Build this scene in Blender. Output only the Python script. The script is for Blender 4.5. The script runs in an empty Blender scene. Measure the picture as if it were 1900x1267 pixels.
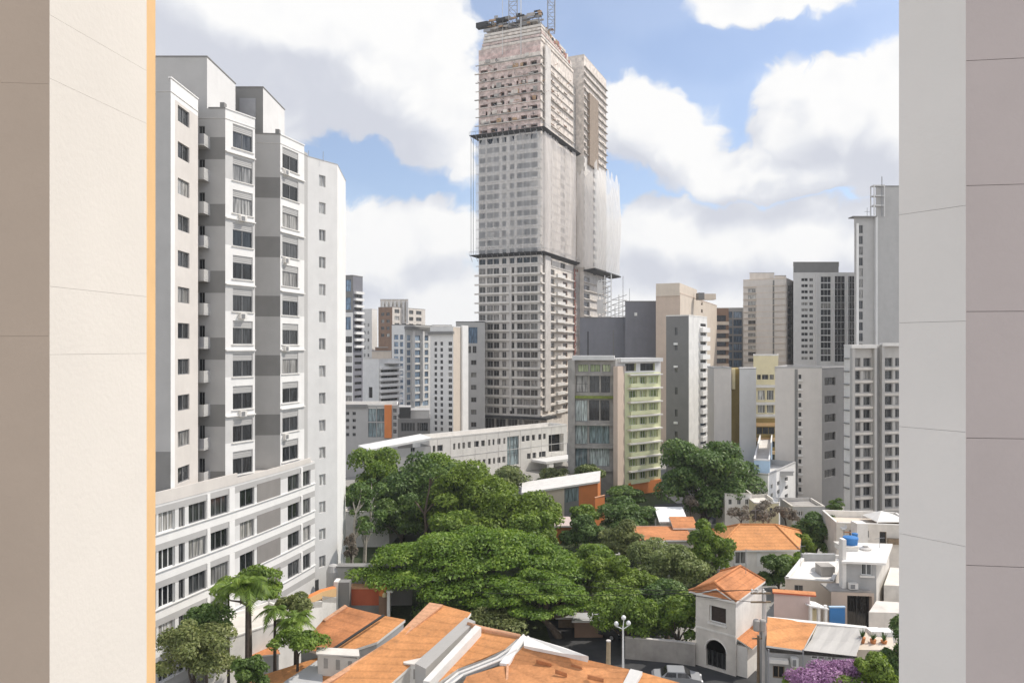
import bpy, math, random
import numpy as np
from mathutils import Vector, Matrix
random.seed(7)
SC = bpy.context.scene
COL = SC.collection
R = math.radians

# ---------------------------------------------------------------- camera
F = 1372.0; HZ = 645.0; CX = 950.0; H = 28.0     # focal length, horizon row, centre column (photo pixels), eye height (m)
cd = bpy.data.cameras.new('camera'); cam = bpy.data.objects.new('camera', cd); COL.objects.link(cam)
cam.location = (0, 0, H); cam.rotation_euler = (R(90), 0, 0)
cd.sensor_width = 36; cd.lens = F / 1900 * 36; cd.shift_y = (HZ - 633.5) / 1900
cd.clip_start = 0.1; cd.clip_end = 6000
SC.camera = cam

# ---------------------------------------------------------------- light
SUN_AZ = R(72)        # clockwise from +Y (straight ahead) towards +X (right)
SUN_EL = R(52)
sdir = Vector((math.sin(SUN_AZ) * math.cos(SUN_EL), math.cos(SUN_AZ) * math.cos(SUN_EL), math.sin(SUN_EL)))
sl = bpy.data.lights.new('sun', 'SUN'); sl.energy = 3.4; sl.angle = R(0.5); sl.color = (1.0, 0.94, 0.85)
so = bpy.data.objects.new('sun', sl); COL.objects.link(so)
so.rotation_euler = sdir.to_track_quat('Z', 'Y').to_euler(); so.location = (60, 40, 120)

SC.view_settings.view_transform = 'Standard'; SC.view_settings.look = 'None'
SC.view_settings.exposure = 0.22; SC.view_settings.gamma = 1.0
SC.render.engine = 'CYCLES'
SC.cycles.use_denoising = True
SC.cycles.max_bounces = 5; SC.cycles.diffuse_bounces = 3; SC.cycles.glossy_bounces = 2; SC.cycles.transparent_max_bounces = 16
SC.cycles.caustics_reflective = False; SC.cycles.caustics_refractive = False

# ---------------------------------------------------------------- sky: Nishita with a deck of cumulus given by direction
wd = bpy.data.worlds.new('World'); SC.world = wd; wd.use_nodes = True
wt = wd.node_tree; wt.nodes.clear()

def azel(px, py):
    a = math.atan((px - CX) / F); e = math.atan((HZ - py) / F * math.cos(a)); return a, e

CLOUDS = [(560, 40, 330, 150), (700, 120, 195, 130), (790, 185, 110, 135), (850, 285, 40, 60), (470, 190, 150, 90),
          (690, 480, 170, 105), (800, 440, 110, 80), (560, 470, 150, 90),
          (1195, 225, 105, 90), (1260, 265, 90, 85), (1330, 310, 90, 45), (1450, 325, 200, 52),
          (1570, 225, 130, 85), (1440, 165, 52, 48), (1530, 170, 70, 50), (1500, 250, 110, 75), (1680, 240, 120, 140),
          (1230, 440, 130, 78), (1350, 450, 130, 76), (1480, 455, 120, 78), (1620, 450, 110, 70),
          (1440, 0, 150, 40), (1050, 470, 130, 90), (1780, 60, 60, 40),
          (0, 300, 380, 200), (2250, 250, 420, 240), (950, -700, 600, 250), (300, -500, 380, 200), (1900, -600, 420, 220)]

def cloud_group(fine):
  global g, gi
  g = bpy.data.node_groups.new('CloudField', 'ShaderNodeTree')
  g.interface.new_socket('P', in_out='INPUT', socket_type='NodeSocketVector')
  g.interface.new_socket('Fv', in_out='OUTPUT', socket_type='NodeSocketFloat')
  gi = g.nodes.new('NodeGroupInput'); go = g.nodes.new('NodeGroupOutput')
  def warp(scale, amp, detail, src):
      n = g.nodes.new('ShaderNodeTexNoise'); n.inputs['Scale'].default_value = scale; n.inputs['Detail'].default_value = detail
      n.inputs['Roughness'].default_value = 0.62
      g.links.new(src, n.inputs['Vector'])
      s = g.nodes.new('ShaderNodeVectorMath'); s.operation = 'SUBTRACT'; s.inputs[1].default_value = (.5, .5, .5)
      g.links.new(n.outputs['Color'], s.inputs[0])
      m = g.nodes.new('ShaderNodeVectorMath'); m.operation = 'MULTIPLY_ADD'; m.inputs[1].default_value = (amp, amp * .8, 0)
      g.links.new(s.outputs[0], m.inputs[0]); g.links.new(src, m.inputs[2])
      return m.outputs[0]
  p1 = warp(7.0, 0.085, 2.0, gi.outputs[0])
  if fine:
      p1 = warp(22.0, 0.055, 2.0, p1)
      p1 = warp(60.0, 0.024, 4.0, p1)
  cur = None
  big = [(math.pi, .62, 1.25, .42), (-math.pi, .62, 1.25, .42), (math.pi, .15, .9, .2), (-math.pi, .2, .8, .2)]   # unseen cloud deck behind the viewpoint, added to fill shaded walls
  for (a, e, ra, re) in [(*azel(min(max(q[0], -400), 2300), q[1]), q[2] / F, q[3] / F) for q in CLOUDS] + big:
      m = g.nodes.new('ShaderNodeVectorMath'); m.operation = 'MULTIPLY_ADD'
      m.inputs[1].default_value = (1 / ra, 1 / re, 0); m.inputs[2].default_value = (-a / ra, -e / re, 0)
      g.links.new(p1, m.inputs[0])
      l = g.nodes.new('ShaderNodeVectorMath'); l.operation = 'LENGTH'; g.links.new(m.outputs[0], l.inputs[0])
      k = g.nodes.new('ShaderNodeMath'); k.operation = 'MULTIPLY_ADD'      # signed depth inside the puff, in radians
      sc = (ra * re) ** .5
      k.inputs[1].default_value = -sc; k.inputs[2].default_value = sc
      g.links.new(l.outputs['Value'], k.inputs[0])
      if cur is None: cur = k.outputs[0]
      else:
          x = g.nodes.new('ShaderNodeMath'); x.operation = 'MAXIMUM'
          g.links.new(cur, x.inputs[0]); g.links.new(k.outputs[0], x.inputs[1]); cur = x.outputs[0]
  # low bank that closes the view to the horizon
  sp = g.nodes.new('ShaderNodeSeparateXYZ'); g.links.new(p1, sp.inputs[0])
  k = g.nodes.new('ShaderNodeMath'); k.operation = 'SUBTRACT'; k.inputs[0].default_value = 0.115; g.links.new(sp.outputs['Y'], k.inputs[1])
  x = g.nodes.new('ShaderNodeMath'); x.operation = 'SMOOTH_MAX'; x.inputs[2].default_value = 0.01
  g.links.new(cur, x.inputs[0]); g.links.new(k.outputs[0], x.inputs[1])
  g.links.new(x.outputs[0], go.inputs[0])

  return g

W = wt.nodes; L = wt.links
def wn(t, **kw):
    n = W.new(t)
    for a, b in kw.items(): setattr(n, a, b)
    return n
tc = wn('ShaderNodeTexCoord'); sx = wn('ShaderNodeSeparateXYZ'); L.new(tc.outputs['Generated'], sx.inputs[0])
at = wn('ShaderNodeMath', operation='ARCTAN2'); L.new(sx.outputs['X'], at.inputs[0]); L.new(sx.outputs['Y'], at.inputs[1])
asn = wn('ShaderNodeMath', operation='ARCSINE'); L.new(sx.outputs['Z'], asn.inputs[0])
cb = wn('ShaderNodeCombineXYZ'); L.new(at.outputs[0], cb.inputs[0]); L.new(asn.outputs[0], cb.inputs[1])
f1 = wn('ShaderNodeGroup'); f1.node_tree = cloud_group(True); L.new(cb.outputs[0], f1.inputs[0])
of = wn('ShaderNodeVectorMath', operation='ADD'); of.inputs[1].default_value = (0.030, 0.050, 0); L.new(cb.outputs[0], of.inputs[0])
f2 = wn('ShaderNodeGroup'); f2.node_tree = cloud_group(False); L.new(of.outputs[0], f2.inputs[0])
mask = wn('ShaderNodeMapRange', interpolation_type='SMOOTHSTEP'); mask.inputs[1].default_value = -0.003; mask.inputs[2].default_value = 0.014; mask.inputs[3].default_value = 0.16
L.new(f1.outputs[0], mask.inputs[0])
df = wn('ShaderNodeMath', operation='SUBTRACT'); L.new(f1.outputs[0], df.inputs[0]); L.new(f2.outputs[0], df.inputs[1])
lit = wn('ShaderNodeMapRange', interpolation_type='SMOOTHSTEP'); lit.inputs[1].default_value = -0.042; lit.inputs[2].default_value = 0.034
L.new(df.outputs[0], lit.inputs[0])
nz = wn('ShaderNodeTexNoise'); nz.inputs['Scale'].default_value = 15; nz.inputs['Detail'].default_value = 5; L.new(cb.outputs[0], nz.inputs['Vector'])
nm = wn('ShaderNodeMath', operation='MULTIPLY_ADD'); nm.inputs[1].default_value = 0.9; nm.inputs[2].default_value = -0.45; L.new(nz.outputs[0], nm.inputs[0])
la = wn('ShaderNodeMath', operation='ADD', use_clamp=True); L.new(lit.outputs[0], la.inputs[0]); L.new(nm.outputs[0], la.inputs[1])
cr = wn('ShaderNodeValToRGB'); cr.color_ramp.elements[0].color = (0.57, 0.59, 0.655, 1); cr.color_ramp.elements[1].color = (0.87, 0.867, 0.86, 1)
e_ = cr.color_ramp.elements.new(0.5); e_.color = (0.70, 0.715, 0.755, 1)
L.new(la.outputs[0], cr.inputs[0])
sky = wn('ShaderNodeTexSky', sky_type='NISHITA'); sky.sun_disc = False; sky.sun_elevation = SUN_EL; sky.sun_rotation = SUN_AZ
sky.altitude = 800; sky.air_density = 1.0; sky.dust_density = 2.5; sky.ozone_density = 2.6
b1 = wn('ShaderNodeBackground'); b1.inputs[1].default_value = 0.15; L.new(sky.outputs[0], b1.inputs[0])
b2 = wn('ShaderNodeBackground'); 
bk = wn('ShaderNodeMapRange', interpolation_type='SMOOTHSTEP'); bk.inputs[1].default_value = 0.15; bk.inputs[2].default_value = -0.6; bk.inputs[3].default_value = 1.0; bk.inputs[4].default_value = 1.3   # clouds behind the viewpoint boosted, added fill for shaded walls facing it
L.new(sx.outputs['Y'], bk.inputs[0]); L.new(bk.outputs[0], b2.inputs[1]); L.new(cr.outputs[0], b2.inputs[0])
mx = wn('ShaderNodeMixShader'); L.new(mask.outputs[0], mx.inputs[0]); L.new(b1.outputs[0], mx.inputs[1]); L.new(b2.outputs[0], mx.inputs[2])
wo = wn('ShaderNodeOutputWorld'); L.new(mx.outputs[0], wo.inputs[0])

wd.cycles.sampling_method = 'MANUAL'; wd.cycles.sample_map_resolution = 256

# ---------------------------------------------------------------- materials
MATS = {}
def M(name, col=None, rough=.85, var=.10, scale=.6, streak=0.0, spec=.3, bump=0.0, bscale=8.0):
    if name in MATS: return MATS[name]
    m = bpy.data.materials.new(name); m.use_nodes = True; MATS[name] = m
    nt = m.node_tree; N = nt.nodes; K = nt.links; bs = N['Principled BSDF']
    bs.inputs['Roughness'].default_value = rough; bs.inputs['Specular IOR Level'].default_value = spec
    geo = N.new('ShaderNodeNewGeometry')
    n1 = N.new('ShaderNodeTexNoise'); n1.inputs['Scale'].default_value = scale; n1.inputs['Detail'].default_value = 6; n1.inputs['Roughness'].default_value = .65
    K.new(geo.outputs['Position'], n1.inputs['Vector'])
    mr = N.new('ShaderNodeMapRange'); mr.inputs[1].default_value = .3; mr.inputs[2].default_value = .7
    mr.inputs[3].default_value = 1 - var; mr.inputs[4].default_value = 1 + var
    K.new(n1.outputs[0], mr.inputs[0])
    fac = mr.outputs[0]
    if streak > 0:
        mp = N.new('ShaderNodeMapping'); mp.inputs['Scale'].default_value = (1.1, 1.1, .16)
        K.new(geo.outputs['Position'], mp.inputs['Vector'])
        n2 = N.new('ShaderNodeTexNoise'); n2.inputs['Scale'].default_value = 1.0; n2.inputs['Detail'].default_value = 4
        K.new(mp.outputs[0], n2.inputs['Vector'])
        m2 = N.new('ShaderNodeMapRange'); m2.inputs[1].default_value = .3; m2.inputs[2].default_value = .6
        m2.inputs[3].default_value = 1 - streak * .5; m2.inputs[4].default_value = 1.0
        K.new(n2.outputs[0], m2.inputs[0])
        mm = N.new('ShaderNodeMath'); mm.operation = 'MULTIPLY'; K.new(fac, mm.inputs[0]); K.new(m2.outputs[0], mm.inputs[1]); fac = mm.outputs[0]
    vm = N.new('ShaderNodeVectorMath'); vm.operation = 'SCALE'; vm.inputs[0].default_value = col
    K.new(fac, vm.inputs['Scale']); K.new(vm.outputs[0], bs.inputs['Base Color'])
    if bump > 0:
        n3 = N.new('ShaderNodeTexNoise'); n3.inputs['Scale'].default_value = bscale; n3.inputs['Detail'].default_value = 4
        K.new(geo.outputs['Position'], n3.inputs['Vector'])
        bp = N.new('ShaderNodeBump'); bp.inputs['Strength'].default_value = bump; bp.inputs['Distance'].default_value = .05
        K.new(n3.outputs[0], bp.inputs['Height']); K.new(bp.outputs[0], bs.inputs['Normal'])
    return m

def Mglass(name, dark=(.012, .014, .016), mid=(.05, .053, .055), pale=(.30, .29, .27), rough=.06, pw=.75):
    """window glass: each pane its own darkness, some with a curtain or blind behind"""
    if name in MATS: return MATS[name]
    m = bpy.data.materials.new(name); m.use_nodes = True; MATS[name] = m
    nt = m.node_tree; N = nt.nodes; K = nt.links; bs = N['Principled BSDF']
    oi = N.new('ShaderNodeObjectInfo'); ge = N.new('ShaderNodeNewGeometry')
    ad = N.new('ShaderNodeMath'); ad.operation = 'ADD'; K.new(oi.outputs['Random'], ad.inputs[0]); K.new(ge.outputs['Random Per Island'], ad.inputs[1])
    fr = N.new('ShaderNodeMath'); fr.operation = 'FRACT'; K.new(ad.outputs[0], fr.inputs[0])
    cr = N.new('ShaderNodeValToRGB'); r = cr.color_ramp
    r.elements[0].color = (*dark, 1); r.elements[1].color = (*pale, 1); r.elements[1].position = 1.0
    q = r.elements.new(pw); q.color = (*mid, 1)
    K.new(fr.outputs[0], cr.inputs[0])
    mp = N.new('ShaderNodeMapping'); mp.inputs['Scale'].default_value = (5, 5, .5); K.new(ge.outputs['Position'], mp.inputs['Vector'])
    nz = N.new('ShaderNodeTexNoise'); nz.inputs['Scale'].default_value = 1.0; nz.inputs['Detail'].default_value = 2; K.new(mp.outputs[0], nz.inputs['Vector'])
    mr = N.new('ShaderNodeMapRange'); mr.inputs[1].default_value = .35; mr.inputs[2].default_value = .65; mr.inputs[3].default_value = .5; mr.inputs[4].default_value = 1.6
    K.new(nz.outputs[0], mr.inputs[0])
    vm = N.new('ShaderNodeVectorMath'); vm.operation = 'SCALE'; K.new(cr.outputs[0], vm.inputs[0]); K.new(mr.outputs[0], vm.inputs['Scale'])
    K.new(vm.outputs[0], bs.inputs['Base Color'])
    bs.inputs['Roughness'].default_value = rough; bs.inputs['Specular IOR Level'].default_value = .5
    return m

def Mbrick(name, c1, c2, mortar, scale=4.0, bump=.4, rough=.9, bw=.5, rh=.25, var=.25):
    """courses of brick or block by world height and run"""
    if name in MATS: return MATS[name]
    m = bpy.data.materials.new(name); m.use_nodes = True; MATS[name] = m
    nt = m.node_tree; N = nt.nodes; K = nt.links; bs = N['Principled BSDF']; bs.inputs['Roughness'].default_value = rough
    ge = N.new('ShaderNodeNewGeometry'); sp = N.new('ShaderNodeSeparateXYZ'); K.new(ge.outputs['Position'], sp.inputs[0])
    ad = N.new('ShaderNodeMath'); ad.operation = 'ADD'; K.new(sp.outputs[0], ad.inputs[0]); K.new(sp.outputs[1], ad.inputs[1])
    cb = N.new('ShaderNodeCombineXYZ'); K.new(ad.outputs[0], cb.inputs[0]); K.new(sp.outputs[2], cb.inputs[1])
    br = N.new('ShaderNodeTexBrick'); br.inputs['Scale'].default_value = scale; br.inputs['Color1'].default_value = (*c1, 1)
    br.inputs['Color2'].default_value = (*c2, 1); br.inputs['Mortar'].default_value = (*mortar, 1)
    br.inputs['Brick Width'].default_value = bw; br.inputs['Row Height'].default_value = rh; br.inputs['Mortar Size'].default_value = .03
    K.new(cb.outputs[0], br.inputs['Vector'])
    n1 = N.new('ShaderNodeTexNoise'); n1.inputs['Scale'].default_value = .8; n1.inputs['Detail'].default_value = 6; K.new(ge.outputs['Position'], n1.inputs['Vector'])
    mr = N.new('ShaderNodeMapRange'); mr.inputs[1].default_value = .3; mr.inputs[2].default_value = .7; mr.inputs[3].default_value = 1 - var; mr.inputs[4].default_value = 1 + var
    K.new(n1.outputs[0], mr.inputs[0])
    vm = N.new('ShaderNodeVectorMath'); vm.operation = 'SCALE'; K.new(br.outputs[0], vm.inputs[0]); K.new(mr.outputs[0], vm.inputs['Scale'])
    K.new(vm.outputs[0], bs.inputs['Base Color'])
    return m

M("white", (.77, .757, .73), var=.05, streak=.06)
M('white_dirty', (.74, .725, .695), var=.10, streak=.14)
M('offwhite', (.74, .715, .67), var=.08, streak=.12)
M('beige', (.62, .58, .535), var=.05, streak=.08)
M('sand', (.64, .555, .46), var=.06, streak=.12)
M('tan', (.56, .45, .365), var=.06, streak=.10)
M('grey_pale', (.66, .65, .63), var=.05, streak=.08)
M('grey_light', (.43, .42, .405), var=.05, streak=.07)
M('grey_mid', (.23, .225, .215), var=.06, streak=.10)
M('grey_dark', (.20, .195, .19), var=.06, streak=.08)
M('slate', (.20, .20, .22), var=.06, streak=.10)
M('charcoal', (.045, .045, .045), var=.15)
M('concrete', (.60, .565, .525), var=.14, streak=.22)
M('concrete_old', (.38, .355, .325), var=.22, streak=.3)
M('concrete_warm', (.66, .61, .55), var=.14, streak=.2)
M('bone', (.66, .62, .575), var=.06, streak=.12)
M('brown_dark', (.045, .032, .026), var=.3, scale=6)
M('brown_mesh', (.30, .235, .18), var=.3, scale=2, streak=.3)
M('grid_wall', (.47, .45, .42), var=.06, streak=.14)
M('slab_edge', (.72, .675, .615), var=.10, streak=.2)
M('black', (.015, .015, .015), var=.2)
M('steel', (.30, .30, .31), rough=.45, var=.12)
M('frame_white', (.78, .78, .76), var=.03, rough=.5)
M('frame_grey', (.22, .22, .22), var=.06, rough=.5)
M('shutter', (.46, .45, .43), var=.06, rough=.6)
M('frame_dark', (.06, .06, .06), var=.06, rough=.5)
M('ochre', (.70, .455, .225), var=.05, scale=3)
M('orange_paint', (.64, .22, .07), var=.08, streak=.1)
M('red_paint', (.50, .125, .06), var=.1, streak=.1)
M('yellow', (.74, .655, .42), var=.06, streak=.1)
M('ochre_dark', (.36, .27, .10), var=.1, streak=.2)
M('lime', (.66, .68, .43), var=.07, streak=.1)
M('green_moss', (.22, .26, .06), var=.3, scale=2)
M('pink', (.58, .46, .42), var=.06, streak=.12)
M('brown', (.26, .17, .12), var=.12, streak=.15)
M('redsteel', (.36, .16, .13), var=.2, rough=.7)
M('blue', (.045, .19, .46), var=.12, rough=.5)
M('blue_pale', (.42, .56, .70), var=.08)
M('taupe', (.45, .36, .285), var=.05, scale=1.2, streak=.08, bump=.06, bscale=40)  # taupe: warm bounce light on the shaded pillar front, put into the colour
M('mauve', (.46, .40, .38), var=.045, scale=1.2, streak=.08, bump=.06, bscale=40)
M('asphalt', (.055, .055, .056), var=.25, scale=.5, rough=.95)
M('soil', (.17, .13, .09), var=.35, scale=.4, rough=1)
M('paving', (.30, .285, .26), var=.2, scale=.5, rough=.95)
Mglass('glass'); Mglass('glass_milky', dark=(.22, .22, .22), mid=(.36, .36, .35), pale=(.5, .5, .48), rough=.3); Mglass('glass_pale', mid=(.10, .105, .105), pale=(.42, .42, .40), pw=.5)
Mglass('glass_blue', dark=(.06, .10, .15), mid=(.16, .24, .34), pale=(.36, .44, .52), pw=.6)
Mglass('glass_teal', dark=(.10, .14, .15), mid=(.26, .32, .33), pale=(.45, .50, .48), pw=.5)
Mglass('glass_green', dark=(.05, .08, .03), mid=(.18, .24, .09), pale=(.55, .60, .36), pw=.5)
Mglass('glass_black', dark=(.008, .008, .008), mid=(.025, .025, .025), pale=(.09, .085, .08), pw=.8)

# ---------------------------------------------------------------- geometry helpers
def xy(px, d): return Vector(((px - CX) * d / F, d))
def zat(py, d): return H - (py - HZ) * d / F
def P(px, py, d): return Vector(((px - CX) * d / F, d, zat(py, d)))
def G(px, py, z):
    d = F * (H - z) / (py - HZ); return Vector(((px - CX) * d / F, d, z))

class MB:
    def __init__(s): s.v = []; s.f = []; s.mi = []; s.mats = []
    def m(s, name):
        if name not in s.mats: s.mats.append(name)
        return s.mats.index(name)
    def face(s, pts, mat):
        b = len(s.v); s.v += [tuple(p) for p in pts]; s.f.append(tuple(range(b, b + len(pts)))); s.mi.append(s.m(mat))
    def box(s, O, U, V, Wv, mat):
        """parallelepiped from corner O along three vectors"""
        O = Vector(O); U = Vector(U); V = Vector(V); Wv = Vector(Wv)
        if U.cross(V).dot(Wv) < 0: U, V = V, U
        b = len(s.v)
        for p in (O, O + U, O + U + V, O + V, O + Wv, O + U + Wv, O + U + V + Wv, O + V + Wv): s.v.append(tuple(p))
        for q in ((3, 2, 1, 0), (4, 5, 6, 7), (0, 1, 5, 4), (1, 2, 6, 5), (2, 3, 7, 6), (3, 0, 4, 7)):
            s.f.append(tuple(b + i for i in q)); s.mi.append(s.m(mat))
    def abox(s, x0, x1, y0, y1, z0, z1, mat): s.box((x0, y0, z0), (x1 - x0, 0, 0), (0, y1 - y0, 0), (0, 0, z1 - z0), mat)
    def prism(s, poly, z0, z1, mat, top=None, bottom=True):
        """poly: 2-D points counter-clockwise"""
        n = len(poly)
        ar = sum(poly[i][0] * poly[(i + 1) % n][1] - poly[(i + 1) % n][0] * poly[i][1] for i in range(n))
        if ar < 0: poly = poly[::-1]
        for i in range(n):
            a, b = poly[i], poly[(i + 1) % n]
            s.face([(a[0], a[1], z0), (b[0], b[1], z0), (b[0], b[1], z1), (a[0], a[1], z1)], mat)
        s.face([(p[0], p[1], z1) for p in poly], top or mat)
        if bottom: s.face([(p[0], p[1], z0) for p in poly[::-1]], mat)
    def slab(s, pts, t, mat, under=None):
        """thick plate: pts 3-D polygon (top), extruded down by t"""
        n = len(pts); pts = [Vector(p) for p in pts]
        nrm = Vector((0, 0, 0))
        for i in range(1, n - 1): nrm += (pts[i] - pts[0]).cross(pts[i + 1] - pts[0])
        if nrm.z < 0: pts = pts[::-1]
        lo = [p - Vector((0, 0, t)) for p in pts]
        s.face(pts, mat); s.face(lo[::-1], under or mat)
        for i in range(n):
            j = (i + 1) % n; s.face([lo[i], lo[j], pts[j], pts[i]], under or mat)
    def tube(s, path, rad, mat, n=8, cap=True):
        path = [Vector(p) for p in path]
        if not isinstance(rad, (list, tuple)): rad = [rad] * len(path)
        rings = []
        for i, p in enumerate(path):
            t = (path[min(i + 1, len(path) - 1)] - path[max(i - 1, 0)]).normalized()
            a = t.cross(Vector((0.31, .17, .93)) if abs(t.z) < .9 else Vector((1, 0, 0))).normalized(); b = t.cross(a)
            base = len(s.v)
            for k in range(n):
                q = p + (a * math.cos(2 * math.pi * k / n) + b * math.sin(2 * math.pi * k / n)) * rad[i]; s.v.append(tuple(q))
            rings.append(base)
        mi = s.m(mat)
        for r0, r1 in zip(rings, rings[1:]):
            for k in range(n):
                s.f.append((r0 + k, r1 + k, r1 + (k + 1) % n, r0 + (k + 1) % n)); s.mi.append(mi)
        if cap:
            s.f.append(tuple(rings[0] + k for k in range(n))); s.mi.append(mi)
            s.f.append(tuple(rings[-1] + k for k in range(n))[::-1]); s.mi.append(mi)
    def lathe(s, c, prof, mat, n=16):
        """prof: (radius, z) from bottom to top about the vertical axis at c"""
        rings = []
        for r, z in prof:
            b = len(s.v); rings.append(b)
            for k in range(n):
                a = 2 * math.pi * k / n; s.v.append((c[0] + r * math.cos(a), c[1] + r * math.sin(a), c[2] + z))
        mi = s.m(mat)
        for r0, r1 in zip(rings, rings[1:]):
            for k in range(n): s.f.append((r0 + k, r0 + (k + 1) % n, r1 + (k + 1) % n, r1 + k)); s.mi.append(mi)
        s.f.append(tuple(rings[0] + k for k in range(n))[::-1]); s.mi.append(mi)
        s.f.append(tuple(rings[-1] + k for k in range(n))); s.mi.append(mi)
    def mesh(s, name, off=(0, 0, 0)):
        me = bpy.data.meshes.new(name); o = Vector(off)
        me.from_pydata([(v[0] - o.x, v[1] - o.y, v[2] - o.z) for v in s.v], [], s.f)
        for n in s.mats: me.materials.append(MATS[n])
        me.polygons.foreach_set('material_index', s.mi); me.update(); return me
    def build(s, name, parent=None, off=None, smooth=False):
        """one mesh object; coordinates are world, kept relative to the root it belongs to"""
        if off is None:
            off = Vector((0, 0, 0)); q = parent
            while q is not None: off = off + q.location; q = q.parent
        me = s.mesh(name, off)
        if smooth: me.polygons.foreach_set('use_smooth', [True] * len(me.polygons))
        ob = bpy.data.objects.new(name, me); COL.objects.link(ob)
        if parent is not None: ob.parent = parent
        return ob

def tag(o, label=None, cat=None, group=None, kind=None):
    if label: o['label'] = label
    if cat: o['category'] = cat
    if group: o['group'] = group
    if kind: o['kind'] = kind
    return o
def thing(name, label, cat, loc, group=None):
    e = bpy.data.objects.new(name, None); COL.objects.link(e); e.location = loc; e.empty_display_size = .5
    return tag(e, label, cat, group)

# window meshes: local x along the wall, z up, -y outwards; origin at lower left of the opening
WCACHE = {}
def window_meshes(w, h, st):
    """st: (frame, glass, mullions, transoms, shutter fraction, split)"""
    fr, gl, nm, nt, sh, split = st
    key = (round(w, 2), round(h, 2), st)
    if key in WCACHE: return WCACHE[key]
    t = min(.07, w * .08); f = MB(); gm = MB(); sm = None
    top = h * (1 - sh)
    gm.face([(t * .5, 0, t * .5), (w - t * .5, 0, t * .5), (w - t * .5, 0, top), (t * .5, 0, top)], gl)
    tgt = f
    f.abox(0, w, -.05, .02, 0, t, fr); f.abox(0, w, -.05, .02, top - t, top, fr)
    f.abox(0, t, -.05, .02, t, top - t, fr); f.abox(w - t, w, -.05, .02, t, top - t, fr)
    for i in range(nm):
        x = w * (i + 1) / (nm + 1); f.abox(x - t * .5, x + t * .5, -.045, .02, t, top - t, fr)
    for i in range(nt):
        z = top * (i + 1) / (nt + 1); f.abox(t, w - t, -.04, .02, z - t * .4, z + t * .4, fr)
    if sh > 0:
        sm = MB(); sm.abox(0, w, -.09, .02, top + .004, h, 'shutter')
        for i in range(3):
            z = top + (h - top) * (i + 1) / 4; sm.abox(.02, w - .02, -.1, -.09, z - .012, z + .012, 'frame_grey')
    if not split:
        for mb in (gm, sm):
            if mb is None: continue
            for fc, mi in zip(mb.f, mb.mi): f.face([mb.v[i] for i in fc], mb.mats[mi])
        res = (f.mesh('window'), None, None)
    else:
        res = (f.mesh('window'), gm.mesh('pane'), sm.mesh('shutter') if sm else None)
    WCACHE[key] = res
    return res

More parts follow.
